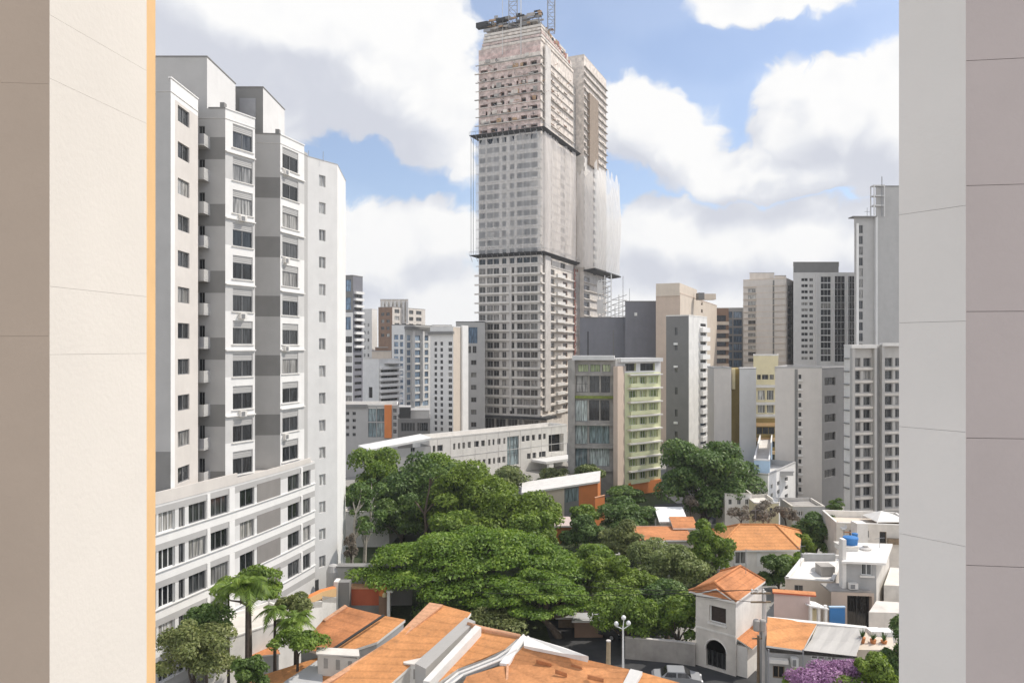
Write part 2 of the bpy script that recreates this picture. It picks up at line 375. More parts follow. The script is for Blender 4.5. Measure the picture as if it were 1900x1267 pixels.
class Bld:
    """a building: an Empty with wall, roof, window and balcony meshes"""
    def __init__(s, name, label, cat, loc, group=None):
        s.root = thing(name, label, cat, loc, group); s.w = MB(); s.roof = MB(); s.wins = []
    def face(s, A, B, z0, z1, mat, holes=(), depth=.16, bands=None, reveal=None):
        """wall from A to B (left to right seen from outside); holes (u0,u1,za,zb,style); bands: (za,zb,mat)"""
        A = Vector(A[:2]); B = Vector(B[:2]); U = (B - A); wd_ = U.length; U = U / wd_; N = Vector((U.y, -U.x))
        def pt(u, z, n=0): return (A.x + U.x * u - N.x * n, A.y + U.y * u - N.y * n, z)
        hs = [(max(h[0], .02), min(h[1], wd_ - .02), max(h[2], z0 + .02), min(h[3], z1 - .02), h[4]) for h in holes if h[1] > .1 and h[0] < wd_ - .1 and h[3] > z0 + .1 and h[2] < z1 - .1]
        us = sorted({0.0, wd_, *[round(h[0], 4) for h in hs], *[round(h[1], 4) for h in hs]})
        zs = sorted({z0, z1, *[round(h[2], 4) for h in hs], *[round(h[3], 4) for h in hs], *[b[0] for b in (bands or [])], *[b[1] for b in (bands or [])]})
        zs = [z for z in zs if z0 <= z <= z1]
        for j in range(len(zs) - 1):
            zm = (zs[j] + zs[j + 1]) / 2; m_ = mat
            for b in (bands or []):
                if b[0] <= zm <= b[1]: m_ = b[2]
            run = None
            for i in range(len(us) - 1):
                um = (us[i] + us[i + 1]) / 2
                inh = any(h[0] < um < h[1] and h[2] < zm < h[3] for h in hs)
                if not inh:
                    if run is None: run = us[i]
                if inh or i == len(us) - 2:
                    end = us[i] if inh else us[i + 1]
                    if run is not None and end > run:
                        s.w.face([pt(run, zs[j]), pt(end, zs[j]), pt(end, zs[j + 1]), pt(run, zs[j + 1])], m_)
                    run = None
        ang = math.atan2(U.y, U.x)
        for (a, b, c, d, st) in hs:
            dp = depth if st is None or len(st) < 7 else st[6]
            rm = reveal or mat
            s.w.face([pt(a, c), pt(a, c, dp), pt(b, c, dp), pt(b, c)][::-1], rm)
            s.w.face([pt(a, d), pt(b, d), pt(b, d, dp), pt(a, d, dp)][::-1], rm)
            s.w.face([pt(a, c), pt(a, d), pt(a, d, dp), pt(a, c, dp)][::-1], rm)
            s.w.face([pt(b, c), pt(b, c, dp), pt(b, d, dp), pt(b, d)][::-1], rm)
            if st is not None:
                p = pt(a, c, dp); s.wins.append((Vector(p), ang, b - a, d - c, st[:6], N))
    def box(s, A, B, u0, u1, n0, n1, z0, z1, mat, mb):
        A = Vector(A[:2]); B = Vector(B[:2]); U = (B - A).normalized(); N = Vector((U.y, -U.x))
        o = A + U * u0 + N * n0
        mb.box((o.x, o.y, z0), (U.x * (u1 - u0), U.y * (u1 - u0), 0), (N.x * (n1 - n0), N.y * (n1 - n0), 0), (0, 0, z1 - z0), mat)
    def cap(s, poly, z1, mat='concrete', par=.7, wt_=.18, coping='offwhite', up=.12):
        """flat roof below a parapet, with a coping round the edge"""
        poly = [Vector(p[:2]) for p in poly]
        n = len(poly)
        ar = sum(poly[i].x * poly[(i + 1) % n].y - poly[(i + 1) % n].x * poly[i].y for i in range(n))
        if ar < 0: poly = poly[::-1]
        s.roof.face([(p.x, p.y, z1 - par) for p in poly], mat)
        for i in range(n):
            a, b = poly[i], poly[(i + 1) % n]; U = (b - a); l = U.length
            if l < .05: continue
            U = U / l; N = Vector((U.y, -U.x)); o = a + N * .05 - U * .0
            s.roof.box((o.x, o.y, z1 - .003), (U.x * l, U.y * l, 0), (-N.x * (wt_ + .05), -N.y * (wt_ + .05), 0), (0, 0, up), coping)
            q = a - N * wt_
            s.roof.face([(q.x, q.y, z1 - par), (q.x + U.x * l, q.y + U.y * l, z1 - par), (q.x + U.x * l, q.y + U.y * l, z1), (q.x, q.y, z1)][::-1], coping)
    def part(s, mb, name, label=None):
        o = mb.build(name, s.root)
        if label: o['label'] = label
        return o
    def done(s, limit=100):
        s.part(s.w, 'wall')
        if s.roof.f: s.part(s.roof, 'roof')
        rl = s.root.location
        def size(q):
            v = Vector((-q[0].x, -q[0].y)); d = v.length; return q[2] * q[3] * max(.02, (v / d).dot(q[5])) / d ** 2
        ws = sorted(s.wins, key=size, reverse=True)
        for p, ang, w, h, st, N in ws[:limit]:
            me, pane, sh = window_meshes(w, h, st)
            o = bpy.data.objects.new('window', me); COL.objects.link(o); o.parent = s.root
            o.location = p - rl; o.rotation_euler = (0, 0, ang)
            for nm, q in (('pane', pane), ('shutter', sh)):
                if q is not None:
                    c = bpy.data.objects.new(nm, q); COL.objects.link(c); c.parent = o
        if len(ws) > limit:
            mb = MB()
            for p, ang, w, h, st, N in ws[limit:]:
                me = window_meshes(w, h, st[:5] + (False,))[0]; c, si = math.cos(ang), math.sin(ang); b = len(mb.v)
                for v in me.vertices:
                    x, y, z = v.co; mb.v.append((p.x + x * c - y * si, p.y + x * si + y * c, p.z + z))
                for f in me.polygons:
                    mb.f.append(tuple(b + i for i in f.vertices)); mb.mi.append(mb.m(me.materials[f.material_index].name))
            o = mb.build('windows', s.root); o['kind'] = 'stuff'
        return s.root

def u_px(A, B, px):
    """distance along the wall A-B at which it shows in photo column px"""
    A = Vector(A[:2]); B = Vector(B[:2]); U = (B - A).normalized(); k = (px - CX) / F
    den = U.x - k * U.y
    return (k * A.y - A.x) / den
def d_px(A, B, px):
    A = Vector(A[:2]); B = Vector(B[:2]); U = (B - A).normalized(); return A.y + U.y * u_px(A, B, px)
def holes_px(A, B, cols, rows, st, ref):
    """cols: photo columns (a,b); rows: (top row, bottom row, pitch, count) read at photo column ref"""
    d = d_px(A, B, ref); out = []
    y0, y1, pitch, n = rows
    for k in range(n):
        zb = zat(y1 + k * pitch, d); zt = zat(y0 + k * pitch, d)
        for c in cols:
            s_ = c[2] if len(c) > 2 else st
            out.append((u_px(A, B, c[0]), u_px(A, B, c[1]), zb, zt, s_))
    return out
def corner_pts(xl, xc, xr, d, th, Ll=None, Lr=None):
    """plan of a block whose near corner shows at xc at depth d; th = turn of its left face from frontal"""
    t = R(th); C = xy(xc, d); a = Vector((-math.cos(t), math.sin(t))); b = Vector((math.sin(t), math.cos(t)))
    def solve(v, px):
        k = (px - CX) / F; return (k * C.y - C.x) / (v.x - k * v.y)
    l = Ll if Ll is not None else solve(a, xl); r = Lr if Lr is not None else solve(b, xr)
    return C + a * l, C, C + b * r, C + a * l + b * r

# ================================================================ ground and streets
gm_ = MB(); gm_.face([(-700, -60, 0), (700, -60, 0), (700, 1500, 0), (-700, 1500, 0)], 'paving')
tag(gm_.build('ground'), kind='structure')

# ================================================================ the two clad pillars beside the viewpoint
def pillar(side):
    if side < 0:
        c0, c1 = xy(92, 3.20), xy(272, 3.85); e1 = xy(288.5, 4.02); out = Vector((-3.9, 3.02))
        root = thing('building_pillar', 'cream clad pillar with an ochre edge strip, filling the left side of the view', 'pillar', (-2.6, 3.6, 0))
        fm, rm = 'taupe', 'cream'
        jf = [29.14, 28.05]; jr = [29.44, 29.165, 28.265, 27.97]
    else:
        c0, c1 = xy(1792, 3.20), xy(1668, 3.43); e1 = xy(1670, 3.62); out = Vector((3.7, 2.96))
        root = thing('building_pillar', 'grey-white and mauve panelled pillar without any coloured edge, on the right side of the view', 'pillar', (2.6, 3.5, 0))
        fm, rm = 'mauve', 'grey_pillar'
        jf = [29.24, 28.70, 28.156, 27.61, 27.06]; jr = [28.615, 28.115, 27.635, 27.14]
    core = MB(); back = Vector((out.x, 4.6)); bk2 = Vector((e1.x * 4.6 / e1.y + side * .06, 4.6))
    ins = .006
    fU = (c0 - out).normalized(); rU = (c1 - c0).normalized()
    sgn = 1 if side < 0 else -1
    fN = Vector((fU.y, -fU.x)) * sgn; rN = Vector((rU.y, -rU.x)) * sgn
    poly = [out - fN * ins, c0 - (fN + rN) * ins, c1 - rN * ins, Vector((e1.x + side * .004, e1.y)), bk2, back]
    core.prism([tuple(p) for p in poly], 0, 60, 'joint')
    core.build('core', root)
    def stack(a, b, N, joints, mat, gap):
        zs = [0.0] + sorted(joints) + [60.0]
        for z0, z1 in zip(zs, zs[1:]):
            pm = MB(); a0 = z0 + (gap / 2 if z0 else 0); a1 = z1 - (gap / 2 if z1 < 60 else 0)
            pm.box((a.x - N.x * ins * .98, a.y - N.y * ins * .98, a0), (b.x - a.x, b.y - a.y, 0), (N.x * ins * .98, N.y * ins * .98, 0), (0, 0, a1 - a0), mat)
            pm.build('panel', root)
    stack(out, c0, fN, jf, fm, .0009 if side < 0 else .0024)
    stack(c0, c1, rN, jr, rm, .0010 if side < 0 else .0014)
    if side < 0:
        t = MB(); t.prism([tuple(c1), tuple(e1), (e1.x - .02, e1.y), (c1.x - .02, c1.y)], 0, 60, 'ochre'); t.build('edge_strip', root)
M('grey_pillar', (.70, .67, .635), var=.035, scale=1.0, streak=.08, bump=.05, bscale=40)
M('cream', (.67, .625, .565), var=.03, scale=.9, streak=.06, bump=.05, bscale=40)
M('joint', (.20, .18, .16), var=.05)
M('timber_raw', (.42, .28, .17), var=.3)
M('surround_shade', (.56, .55, .53), var=.06, streak=.12)
M('taupe_grey', (.24, .225, .21), var=.06, streak=.1)
pillar(-1); pillar(1)

# ================================================================ long zigzag apartment block on the left
b = Bld('apartment_building', 'long white and grey zigzag apartment block with banded grey returns, beside the cream pillar', 'building', (-30, 68, 0))
WS = ('frame_grey', 'glass', 1, 0, .30, True); WSM = ('frame_grey', 'glass', 1, 0, 0, True); WS3 = ('frame_white', 'glass', 2, 0, 0, True)
A0, A1, A1b, A2 = Vector((-36, 59.8)), Vector((-27.6, 59.8)), Vector((-27.6, 60.55)), Vector((-27.6, 65.0))
A3a, A3, A4, A5 = Vector((-28.9, 66.8)), Vector((-27.4, 66.8)), Vector((-25.9, 66.8)), Vector((-24.3, 69.9))
A6, A7, A8 = Vector((-27.2, 74.6)), Vector((-23.5, 75.0)), Vector((-22.25, 79.2))
A9, A10, A11 = Vector((-22.1, 80.0)), Vector((-19.75, 83.6)), Vector((-20.7, 92.0))
ZR = 49.6; ZP = 15.7
rows = [47.4 - 3.0 * k for k in range(11)]
def hz(A, B, px0, px1, h, st, zs=rows, dz=0): return [(u_px(A, B, px0), u_px(A, B, px1), z - h / 2 + dz, z + h / 2 + dz, st) for z in zs]
b.face(A0, A1, ZP, ZR, 'grey_light', bands=[(ZP, 19.6, 'grey_mid')])
b.face(A1, A1b, ZP, ZR + .2, 'white')
b.face(A1b, A2, ZP, ZR + .2, 'beige', hz(A1b, A2, 330, 351.5, 1.32, WSM), bands=[(48.3, ZR + .2, 'white')])
b.face(A2, Vector((-28.9, 65.0)), ZP, ZR, 'grey_light'); b.face(Vector((-28.9, 65.0)), A3a, ZP, ZR, 'grey_mid')
gb = []
for k in range(6):
    z = 46.0 - 6.03 * k; gb.append((z - 1.0, z + 1.0, 'grey_mid'))
b.face(A3a, A4, ZP, ZR, 'grey_light', hz(A3a, A4, 369, 380, 2.0, ('frame_grey', 'glass', 1, 0, 0, False), dz=-.4), bands=gb)
odd = [(z - 1.08, z + 1.32, 'surround_shade') for k, z in enumerate(rows) if k % 2]  # grey window surrounds, with the shadow of the inset put into the colour
b.face(A4, A5, ZP, ZR, 'white', hz(A4, A5, 432, 469, 2.15, WS), bands=odd)
b.face(A5, A6, ZP, ZR, 'grey_light')
gb2 = []
for k in range(6):
    z = 44.2 - 6.0 * k; gb2.append((z - 1.05, z + 1.05, 'grey_mid'))
b.face(A6, A7, ZP, ZR, 'grey_light', bands=gb2)
b.face(A7, A8, ZP, ZR, 'white', hz(A7, A8, 524, 553.5, 2.15, WS), bands=odd)
b.face(A8, A9, 0, ZR - .6, 'grey_light')
b.face(A9, A10, 0, 48.7, 'grey_pale', hz(A9, A10, 592, 604, 1.25, ('shutter', 'glass_milky', 1, 0, 0, False), [46.4 - 3 * k for k in range(15)]))
b.face(A10, A11, 0, 48.7, 'white'); b.face(A11, Vector((-34, 94)), 0, 48.7, 'grey_mid'); b.face(Vector((-36, 94)), A0, 0, ZR, 'grey_mid')
b.cap([A0, A1, A2, (-28.9, 65.0), A3a, A4, A5, A6, A7, A8, A9, A10, A11, (-36, 94)], ZR - .9, par=.2, up=.02, wt_=.1)
for (A, B) in ((A1, A2), (A3, A4), (A4, A5), (A7, A8), (A6, A7)):      # copings along the visible edges
    b.box(A, B, -.02, (B - A).length + .02, -.2, .07, ZR + .2 if A is A1 else ZR, ZR + .3 if A is A1 else ZR + .1, 'grey_mid' if A in (A3, A6) else 'white', b.roof)
pb = MB()                                                      # penthouse volumes on the roof
c = xy(384, 67); pb.box((-40, c.y, ZR - .95), (c.x + 40, 0, 0), (0, 6.9, 0), (0, 0, 54.3 - ZR + .95), 'grey_light')
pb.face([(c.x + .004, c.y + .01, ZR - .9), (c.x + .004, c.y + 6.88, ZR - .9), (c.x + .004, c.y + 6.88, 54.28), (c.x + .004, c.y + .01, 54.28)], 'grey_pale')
pb.abox(-40, c.x + .05, c.y - .05, c.y + 6.95, 54.3, 54.42, 'grey_mid')
b.part(pb, 'penthouse')
pb = MB(); c = xy(488, 76); pb.box((c.x - 7, c.y, ZR - .95), (7, 0, 0), (0, 7.2, 0), (0, 0, 54.7 - ZR + .95), 'grey_mid')
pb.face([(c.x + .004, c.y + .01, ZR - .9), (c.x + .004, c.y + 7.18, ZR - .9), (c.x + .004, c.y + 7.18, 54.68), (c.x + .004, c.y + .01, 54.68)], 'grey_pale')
pb.abox(c.x - 7, c.x + .05, c.y - .05, c.y + 7.25, 54.7, 54.82, 'grey_mid')
pb.abox(c.x - 2.4, c.x - .75, c.y - .06, c.y + .01, 50.4, 53.6, 'steel')
b.part(pb, 'penthouse')
for A, B, zt in ((A3, A4, ZR), (A6, A7, ZR)):                   # little upstands on the returns
    u = MB(); b.box(A, B, (B - A).length - .5, (B - A).length - .1, -.6, -.02, zt + .1, zt + .55, 'grey_mid', u); b.part(u, 'roof_upstand')
for k, z in enumerate(rows):                                    # ledges, sills and air conditioners
    for A, B, p0, p1 in ((A4, A5, 430, 471), (A7, A8, 522, 556)):
        sl_ = MB(); u0, u1 = u_px(A, B, p0), u_px(A, B, p1)
        b.box(A, B, u0, u1, .004, .10, z - 1.17, z - 1.09, 'offwhite', sl_)
        b.part(sl_, 'window_sill')
        if k % 2 == 1: sl_ = MB(); b.box(A, B, .0, (B - A).length, .004, .16, z + 1.30, z + 1.42, 'white_dirty', sl_); b.part(sl_, 'ledge')
        if (k * 7 + int(p0)) % 3 == 0:
            ac = MB(); q = u0 + .25 + .5 * ((k * 5) % 3)
            b.box(A, B, q, q + .75, .004, .34, z - 1.75, z - 1.22, 'offwhite', ac); b.box(A, B, q + .08, q + .5, .34, .36, z - 1.7, z - 1.3, 'frame_grey', ac); b.part(ac, 'air_conditioner')
    bl = MB()
    b.box(A3a, A3, .2, 1.62, .0, 1.35, z - 1.5, z - 1.34, 'grey_light', bl)
    b.box(A3a, A3, .2, 1.62, 1.25, 1.33, z - 1.34, z - .45, 'shutter' if k % 3 else 'steel', bl); b.box(A3a, A3, 1.56, 1.63, .0, 1.30, z - 1.34, z - .45, 'shutter', bl)
    b.part(bl, 'balcony')
# podium floors follow the street in one sweep
pod = [Vector(q) for q in ((-33.5, 46.0), (-29.6, 53.0), (-27.15, 60.2), (-24.9, 67.0), (-22.75, 74.6), (-21.6, 79.3), (-21.4, 80.3))]
prow = [14.15 - 2.95 * k for k in range(5)]
bands = []
for k, z in enumerate(prow):
    bands += [(z - 1.62, z - .80, 'white'), (z + .70, z + 1.33, 'grey_light')]
pcols = {0: [(150, 190), (200, 225)], 1: [(232, 262), (268, 290), (294, 325)], 2: [(331, 343), (350, 383), (391, 424)], 3: [(445, 472)], 4: [(534, 556), (562, 584)], 5: []}
for i in range(len(pod) - 1):
    A, B = pod[i], pod[i + 1]; hs = []
    for (p0, p1) in pcols.get(i, []):
        st = ('frame_grey', 'glass', 2 if p1 - p0 > 30 else 1, 0, 0, True) if p0 > 300 else WS3
        hs += hz(A, B, p0, p1, 1.62, st, prow[:4] if i > 3 else prow)
    b.face(A, B, 0, ZP, 'grey_pale', hs, depth=.22, bands=bands)
    for k, z in enumerate(prow): lm = MB(); b.box(A, B, 0, (B - A).length, .004, .12, z - .86, z - .78, 'white', lm); b.part(lm, 'ledge')
for k, z in enumerate(prow[:4]):                                # dark full-height panels in the fifth bay
    m = MB(); A, B = pod[3], pod[4]; b.box(A, B, u_px(A, B, 477), u_px(A, B, 520), .004, .035, z - .78, z + .95, 'taupe_grey', m); b.part(m, 'grey_panel')
    m = MB(); A, B = pod[4], pod[5]; b.box(A, B, u_px(A, B, 557.5), u_px(A, B, 560.5), .004, .1, z - .75, z + 1.3, 'white', m); b.part(m, 'mullion_pier')
    for A, B in ((pod[2], pod[3]), (pod[3], pod[4])):
        for p0, p1 in ((325, 330), (384, 389.5), (425, 435)):
            if A is (pod[2] if p0 < 400 else pod[3]) or True:
                u0, u1 = u_px(A, B, p0), u_px(A, B, p1)
                if u0 > 0 and u1 < (B - A).length: m = MB(); b.box(A, B, u0, u1, .004, .05, z - .75, z + 1.3, 'white', m); b.part(m, 'mullion_pier')
b.roof.face([(p.x, p.y, ZP - .02) for p in pod] + [(-29, 84, ZP - .02), (-38, 60, ZP - .02)], 'concrete')
for i in range(1, 5):
    A, B = pod[i], pod[i + 1]; pm = MB(); b.box(A, B, 0, (B - A).length, -.15, .03, ZP - .02, ZP + (.95 if i < 3 else .5), 'beige', pm); b.part(pm, 'parapet')
# street floor door and canopy at the far end
dm = MB(); b.box(A9, A10, .6, 1.5, .01, .06, .1, 2.6, 'frame_dark', dm); b.part(dm, 'door')
for (px, z0) in ((566, 48.9), (581, 48.8), (608, 48.7)):        # thin aerials on the roof edge
    q = xy(px, 81.5); t = MB(); t.tube([(q.x - .5, q.y, z0 - .2), (q.x - .5, q.y, z0 + .9)], .03, 'steel', 5); b.part(t, 'aerial')
b.done(130)

# ================================================================ tower under construction
TC = Vector((8.7, 225.0)); TU = Vector((-.915, .403)).normalized(); TV = Vector((.403, .915)).normalized()
def tp(u, v): return TC + TU * u + TV * v
b = Bld('construction_tower', 'very tall unfinished concrete tower with netting and raw brick upper floors', 'building', (tp(10, 15).x, tp(10, 15).y, 0))
Mbrick('raw_brick', (.46, .31, .27), (.58, .45, .40), (.62, .57, .53), scale=1.3, var=.35)
Mbrick('raw_pink', (.52, .33, .29), (.60, .43, .38), (.62, .55, .52), scale=1.3, var=.35)
Mbrick('raw_block', (.64, .55, .47), (.72, .64, .56), (.58, .54, .5), scale=1.3, var=.30)
Mglass('glass_site', dark=(.03, .03, .03), mid=(.085, .08, .075), pale=(.30, .28, .26), pw=.7)
TW = ('shutter', 'glass_site', 1, 0, 0, False); TW2 = ('shutter', 'glass_site', 2, 0, 0, False)
OPN = ('concrete_old', 'glass_black', 0, 0, 0, False, 1.1); RED = ('redsteel', 'glass_black', 1, 0, 0, False)  # OPN is unglazed: its black pane paints in the dark interior
NW = ('frame_grey', 'glass', 1, 0, 0, False)
LA, LB = tp(21, 0), tp(0, 0); RA, RB = tp(0, 0), tp(0, 30)
lc = [(897, 908), (910.5, 921), (922, 932), (937, 944.5), (950.5, 958.5), (963, 973), (974.2, 986), (987, 999.3)]
lc = [(889 + (a - 897) * 1.06, 889 + (c - 897) * 1.06) for a, c in lc]
z1rows = [51.9 - 2.9 * k for k in range(16)]; z2rows = [54.9 + 2.9 * k for k in range(14)]; z3rows = [95.6 + 2.72 * k for k in range(9)]; z4rows = [95.6 + 2.72 * k for k in range(12)]
hl = []; hr = []; rnd = random.Random(3)
for z in z1rows:
    for i, c in enumerate(lc): hl.append((u_px(LA, LB, c[0]), u_px(LA, LB, c[1]), z - .9, z + .95, TW))
    hr += [(u_px(RA, RB, 1021), u_px(RA, RB, 1029), z - .85, z + .85, TW2), (u_px(RA, RB, 1044), u_px(RA, RB, 1053), z - .75, z + .75, RED)]
for z in z2rows:
    tall = abs(z - 63.6) < .3
    for i, c in enumerate(lc): hl.append((u_px(LA, LB, c[0]), u_px(LA, LB, c[1]), z - (1.2 if tall else .85), z + .85, NW))
    hr += [(u_px(RA, RB, 1015), u_px(RA, RB, 1024), z - .85, z + .85, NW), (u_px(RA, RB, 1040), u_px(RA, RB, 1049), z - .85, z + .85, NW)]
hl += [(u_px(LA, LB, a_), u_px(LA, LB, c_), 2.2, 5.9, TW2) for a_, c_ in ((900, 917), (920, 938), (942, 960), (963, 968), (972, 999))]
b.face(LA, LB, 0, 94.2, 'concrete', hl, depth=.35)
b.face(RA, RB, 0, 94.2, 'concrete_warm', hr, depth=.35)
hl = []; hr = []
for k, z in enumerate(z3rows):
    if k < 8:
        for c in [(890, 905), (909, 923), (928, 936), (941, 950), (957, 962), (966, 978), (983, 999)]:
            if k < 6 or rnd.random() < .55:
                hh = .8 if rnd.random() < .6 else 1.25
                hl.append((u_px(LA, LB, c[0]) + rnd.uniform(0, .3), u_px(LA, LB, c[1]) - rnd.uniform(0, .4), z - .2, z - .2 + hh, OPN))
        hr.append((u_px(RA, RB, 1021), u_px(RA, RB, 1029), z - .45, z + .55, OPN)); hr.append((u_px(RA, RB, 1034), u_px(RA, RB, 1037), z - .45, z + .45, OPN))
        if k % 2 == 0: hr.append((u_px(RA, RB, 1046), u_px(RA, RB, 1052), z - .6, z + .6, OPN))
b.face(LA, LB, 94.2, 121.6, 'raw_brick', hl, depth=.4, bands=[(116.5, 118.2, 'raw_block'), (118.2, 120, 'raw_pink')] + [(z - .62, z - .1, ('raw_pink', 'concrete_old', 'raw_block', 'raw_pink')[k % 4]) for k, z in enumerate(z3rows[:8])])
b.face(RA, RB, 94.2, 121.6, 'raw_block', hr, depth=.4)
b.face(RB, tp(21, 30), 0, 121.6, 'concrete'); b.face(tp(21, 30), LA, 0, 121.6, 'concrete')
b.cap([LA, LB, RB, tp(21, 30)], 121.6, par=.3, coping='concrete_warm')
def slab_ring(z, h, o, mat, name, o2=None):
    m = MB(); o2 = o if o2 is None else o2
    b.box(LA, LB, -o - .7, 21 + o, .004, o2, z, z + h, mat, m); b.box(RA, RB, -o, 30.2, .004, o, z, z + h, mat, m); return b.part(m, name)
for z in z1rows: slab_ring(z - 1.50, .50, .55, 'slab_edge', 'floor_slab')
for z in z1rows[:16]:                                           # rounded balcony fronts on the side face
    m = MB(); u0, u1 = u_px(RA, RB, 1029.5), u_px(RA, RB, 1043.5)
    b.box(RA, RB, u0, u1, .36, 1.1, z - 1.4, z - .35, 'offwhite', m); b.part(m, 'balcony')
for z in z2rows: slab_ring(z - 1.40, .22, .18, 'concrete', 'floor_slab')
for k, z in enumerate(z3rows): slab_ring(z - .62, .22, .30 + .25 * (k % 3 == 1), 'concrete_warm' if k % 2 else 'concrete_old', 'floor_slab')
pm = MB()                                                        # concrete piers
for p0, p1 in ((1008, 1018),): b.box(RA, RB, u_px(RA, RB, p0), u_px(RA, RB, p1), .37, .75, 8.5, 121, 'concrete', pm)
b.box(LA, LB, u_px(LA, LB, 946), u_px(LA, LB, 950.5), .37, .6, 8.5, 53, 'concrete', pm)
b.part(pm, 'pier')
# second wing, set back, with its shaft and hoist
QA, QB = tp(-2.6, 34), tp(-2.6, 61)
h2 = []
for z in z1rows[:14]:
    h2 += [(u_px(QA, QB, 1079), u_px(QA, QB, 1094), z - .9, z + .7, TW2)]
for z in z2rows: h2 += [(u_px(QA, QB, 1078), u_px(QA, QB, 1085), z - .8, z + .8, NW), (u_px(QA, QB, 1100), u_px(QA, QB, 1107), z - .8, z + .8, NW)]
for k, z in enumerate(z4rows[:11]): h2 += [(u_px(QA, QB, 1079), u_px(QA, QB, 1088), z - .5, z + .6, OPN), (u_px(QA, QB, 1108), u_px(QA, QB, 1112), z - .4, z + .5, OPN), (u_px(QA, QB, 1117), u_px(QA, QB, 1121), z - .4, z + .5, OPN)]
b.face(QA, QB, 0, 129.0, 'concrete', h2, depth=.4, bands=[(94.2, 129.0, 'raw_block')])
b.face(tp(12, 34), QA, 0, 129.0, 'concrete_warm', bands=[(94.2, 129.0, 'raw_block')]); b.face(QB, tp(12, 61), 0, 129.0, 'concrete'); b.face(tp(12, 61), tp(12, 34), 0, 129.0, 'concrete')
b.cap([tp(12, 34), QA, QB, tp(12, 61)], 129.0, par=.3, coping='concrete_warm')
m = MB(); b.box(QA, QB, u_px(QA, QB, 1090), u_px(QA, QB, 1106), .02, .9, 92, 117, 'brown_mesh' if 'brown_mesh' in MATS else 'concrete_old', m); b.part(m, 'stair_screen')
for k, z in enumerate(z4rows):
    m = MB(); b.box(QA, QB, 0, 27.3, .004, .6, z - .62, z - .4, 'concrete_old', m); b.part(m, 'floor_slab')
for k, z in enumerate(z1rows[:14]):
    m = MB(); b.box(QA, QB, 0, 27.3, .004, .5, z - 1.42, z - 1.12, 'concrete_warm', m); b.part(m, 'floor_slab')
m = MB(); q0, q1 = tp(-.2, 30.2), tp(-.2, 33.8)
for q in (tp(-.6, 30.4), tp(-.6, 33.2), tp(1.6, 30.4), tp(1.6, 33.2)): m.box((q.x, q.y, 3), TU.to_3d() * .3, TV.to_3d() * .3, (0, 0, 52), 'redsteel')
z = 4.0; k = 0
while z < 53:
    a_, c_ = (tp(-.5, 30.5), tp(-.5, 33.3)) if k % 2 == 0 else (tp(-.5, 33.3), tp(-.5, 30.5))
    m.tube([(a_.x, a_.y, z), (c_.x, c_.y, z + 1.9)], .13, 'redsteel', 5, cap=False)
    m.tube([(tp(-.5, 30.5).x, tp(-.5, 30.5).y, z), (tp(-.5, 33.3).x, tp(-.5, 33.3).y, z)], .13, 'redsteel', 5, cap=False); z += 1.9; k += 1
b.part(m, 'hoist_mast')
m = MB(); b.face(RB, tp(-1.2, 34), 0, 54, 'concrete_old')            # rusty sheeting behind the hoist
b.face(RB, tp(.3, 34), 54, 118, 'concrete_old')
# safety platforms and nets
def platform(z, name='safety_platform'):
    m = MB(); o = 1.9
    P0, P1, P2, P3 = tp(23.2, -.1), tp(-o, -o), tp(-o, 33), tp(23.2, 33)
    i0 = tp(0.1, -.1)
    m.slab([(*tp(23.4, -o), z - .2), (*tp(-o, -o), z - .2), (*tp(-.4, -.4), z - .95), (*tp(21.4, -.4), z - .95)], .16, 'charcoal')
    m.slab([(*tp(-o, -o), z - .2), (*tp(-o, 33), z - .2), (*tp(-.4, 33), z - .95), (*tp(-.4, -.4), z - .95)], .16, 'charcoal')
    m.slab([(*tp(23.4, -o), z - .2), (*tp(23.4, 8), z - .2), (*tp(21.4, 8), z - .95), (*tp(21.4, -.4), z - .95)], .16, 'charcoal')
    for k in range(14):
        u = 23 - k * 1.85; a_ = tp(u, -o + .05); c_ = tp(u, -.45); m.tube([(a_.x, a_.y, z - .3), (c_.x, c_.y, z - 2.2)], .07, 'steel', 5, cap=False)
    m.tube([(*tp(23.4, -o), z + .8), (*tp(-o, -o), z + .8), (*tp(-o, 33), z + .8)], .05, 'steel', 5)
    for k in range(12): q = tp(23.4 - k * 2.3, -o); m.tube([(q.x, q.y, z - .2), (q.x, q.y, z + .8)], .05, 'steel', 5)
    b.part(m, name)
platform(57.3); platform(94.9)
m = MB(); z = 55.0
m.slab([(*tp(-2.7, 33.5), z - .2), (*tp(-6.8, 33.5), z + .3), (*tp(-6.8, 66.5), z + .3), (*tp(-2.7, 66.5), z - .2)], .45, 'charcoal'); b.part(m, 'safety_platform')
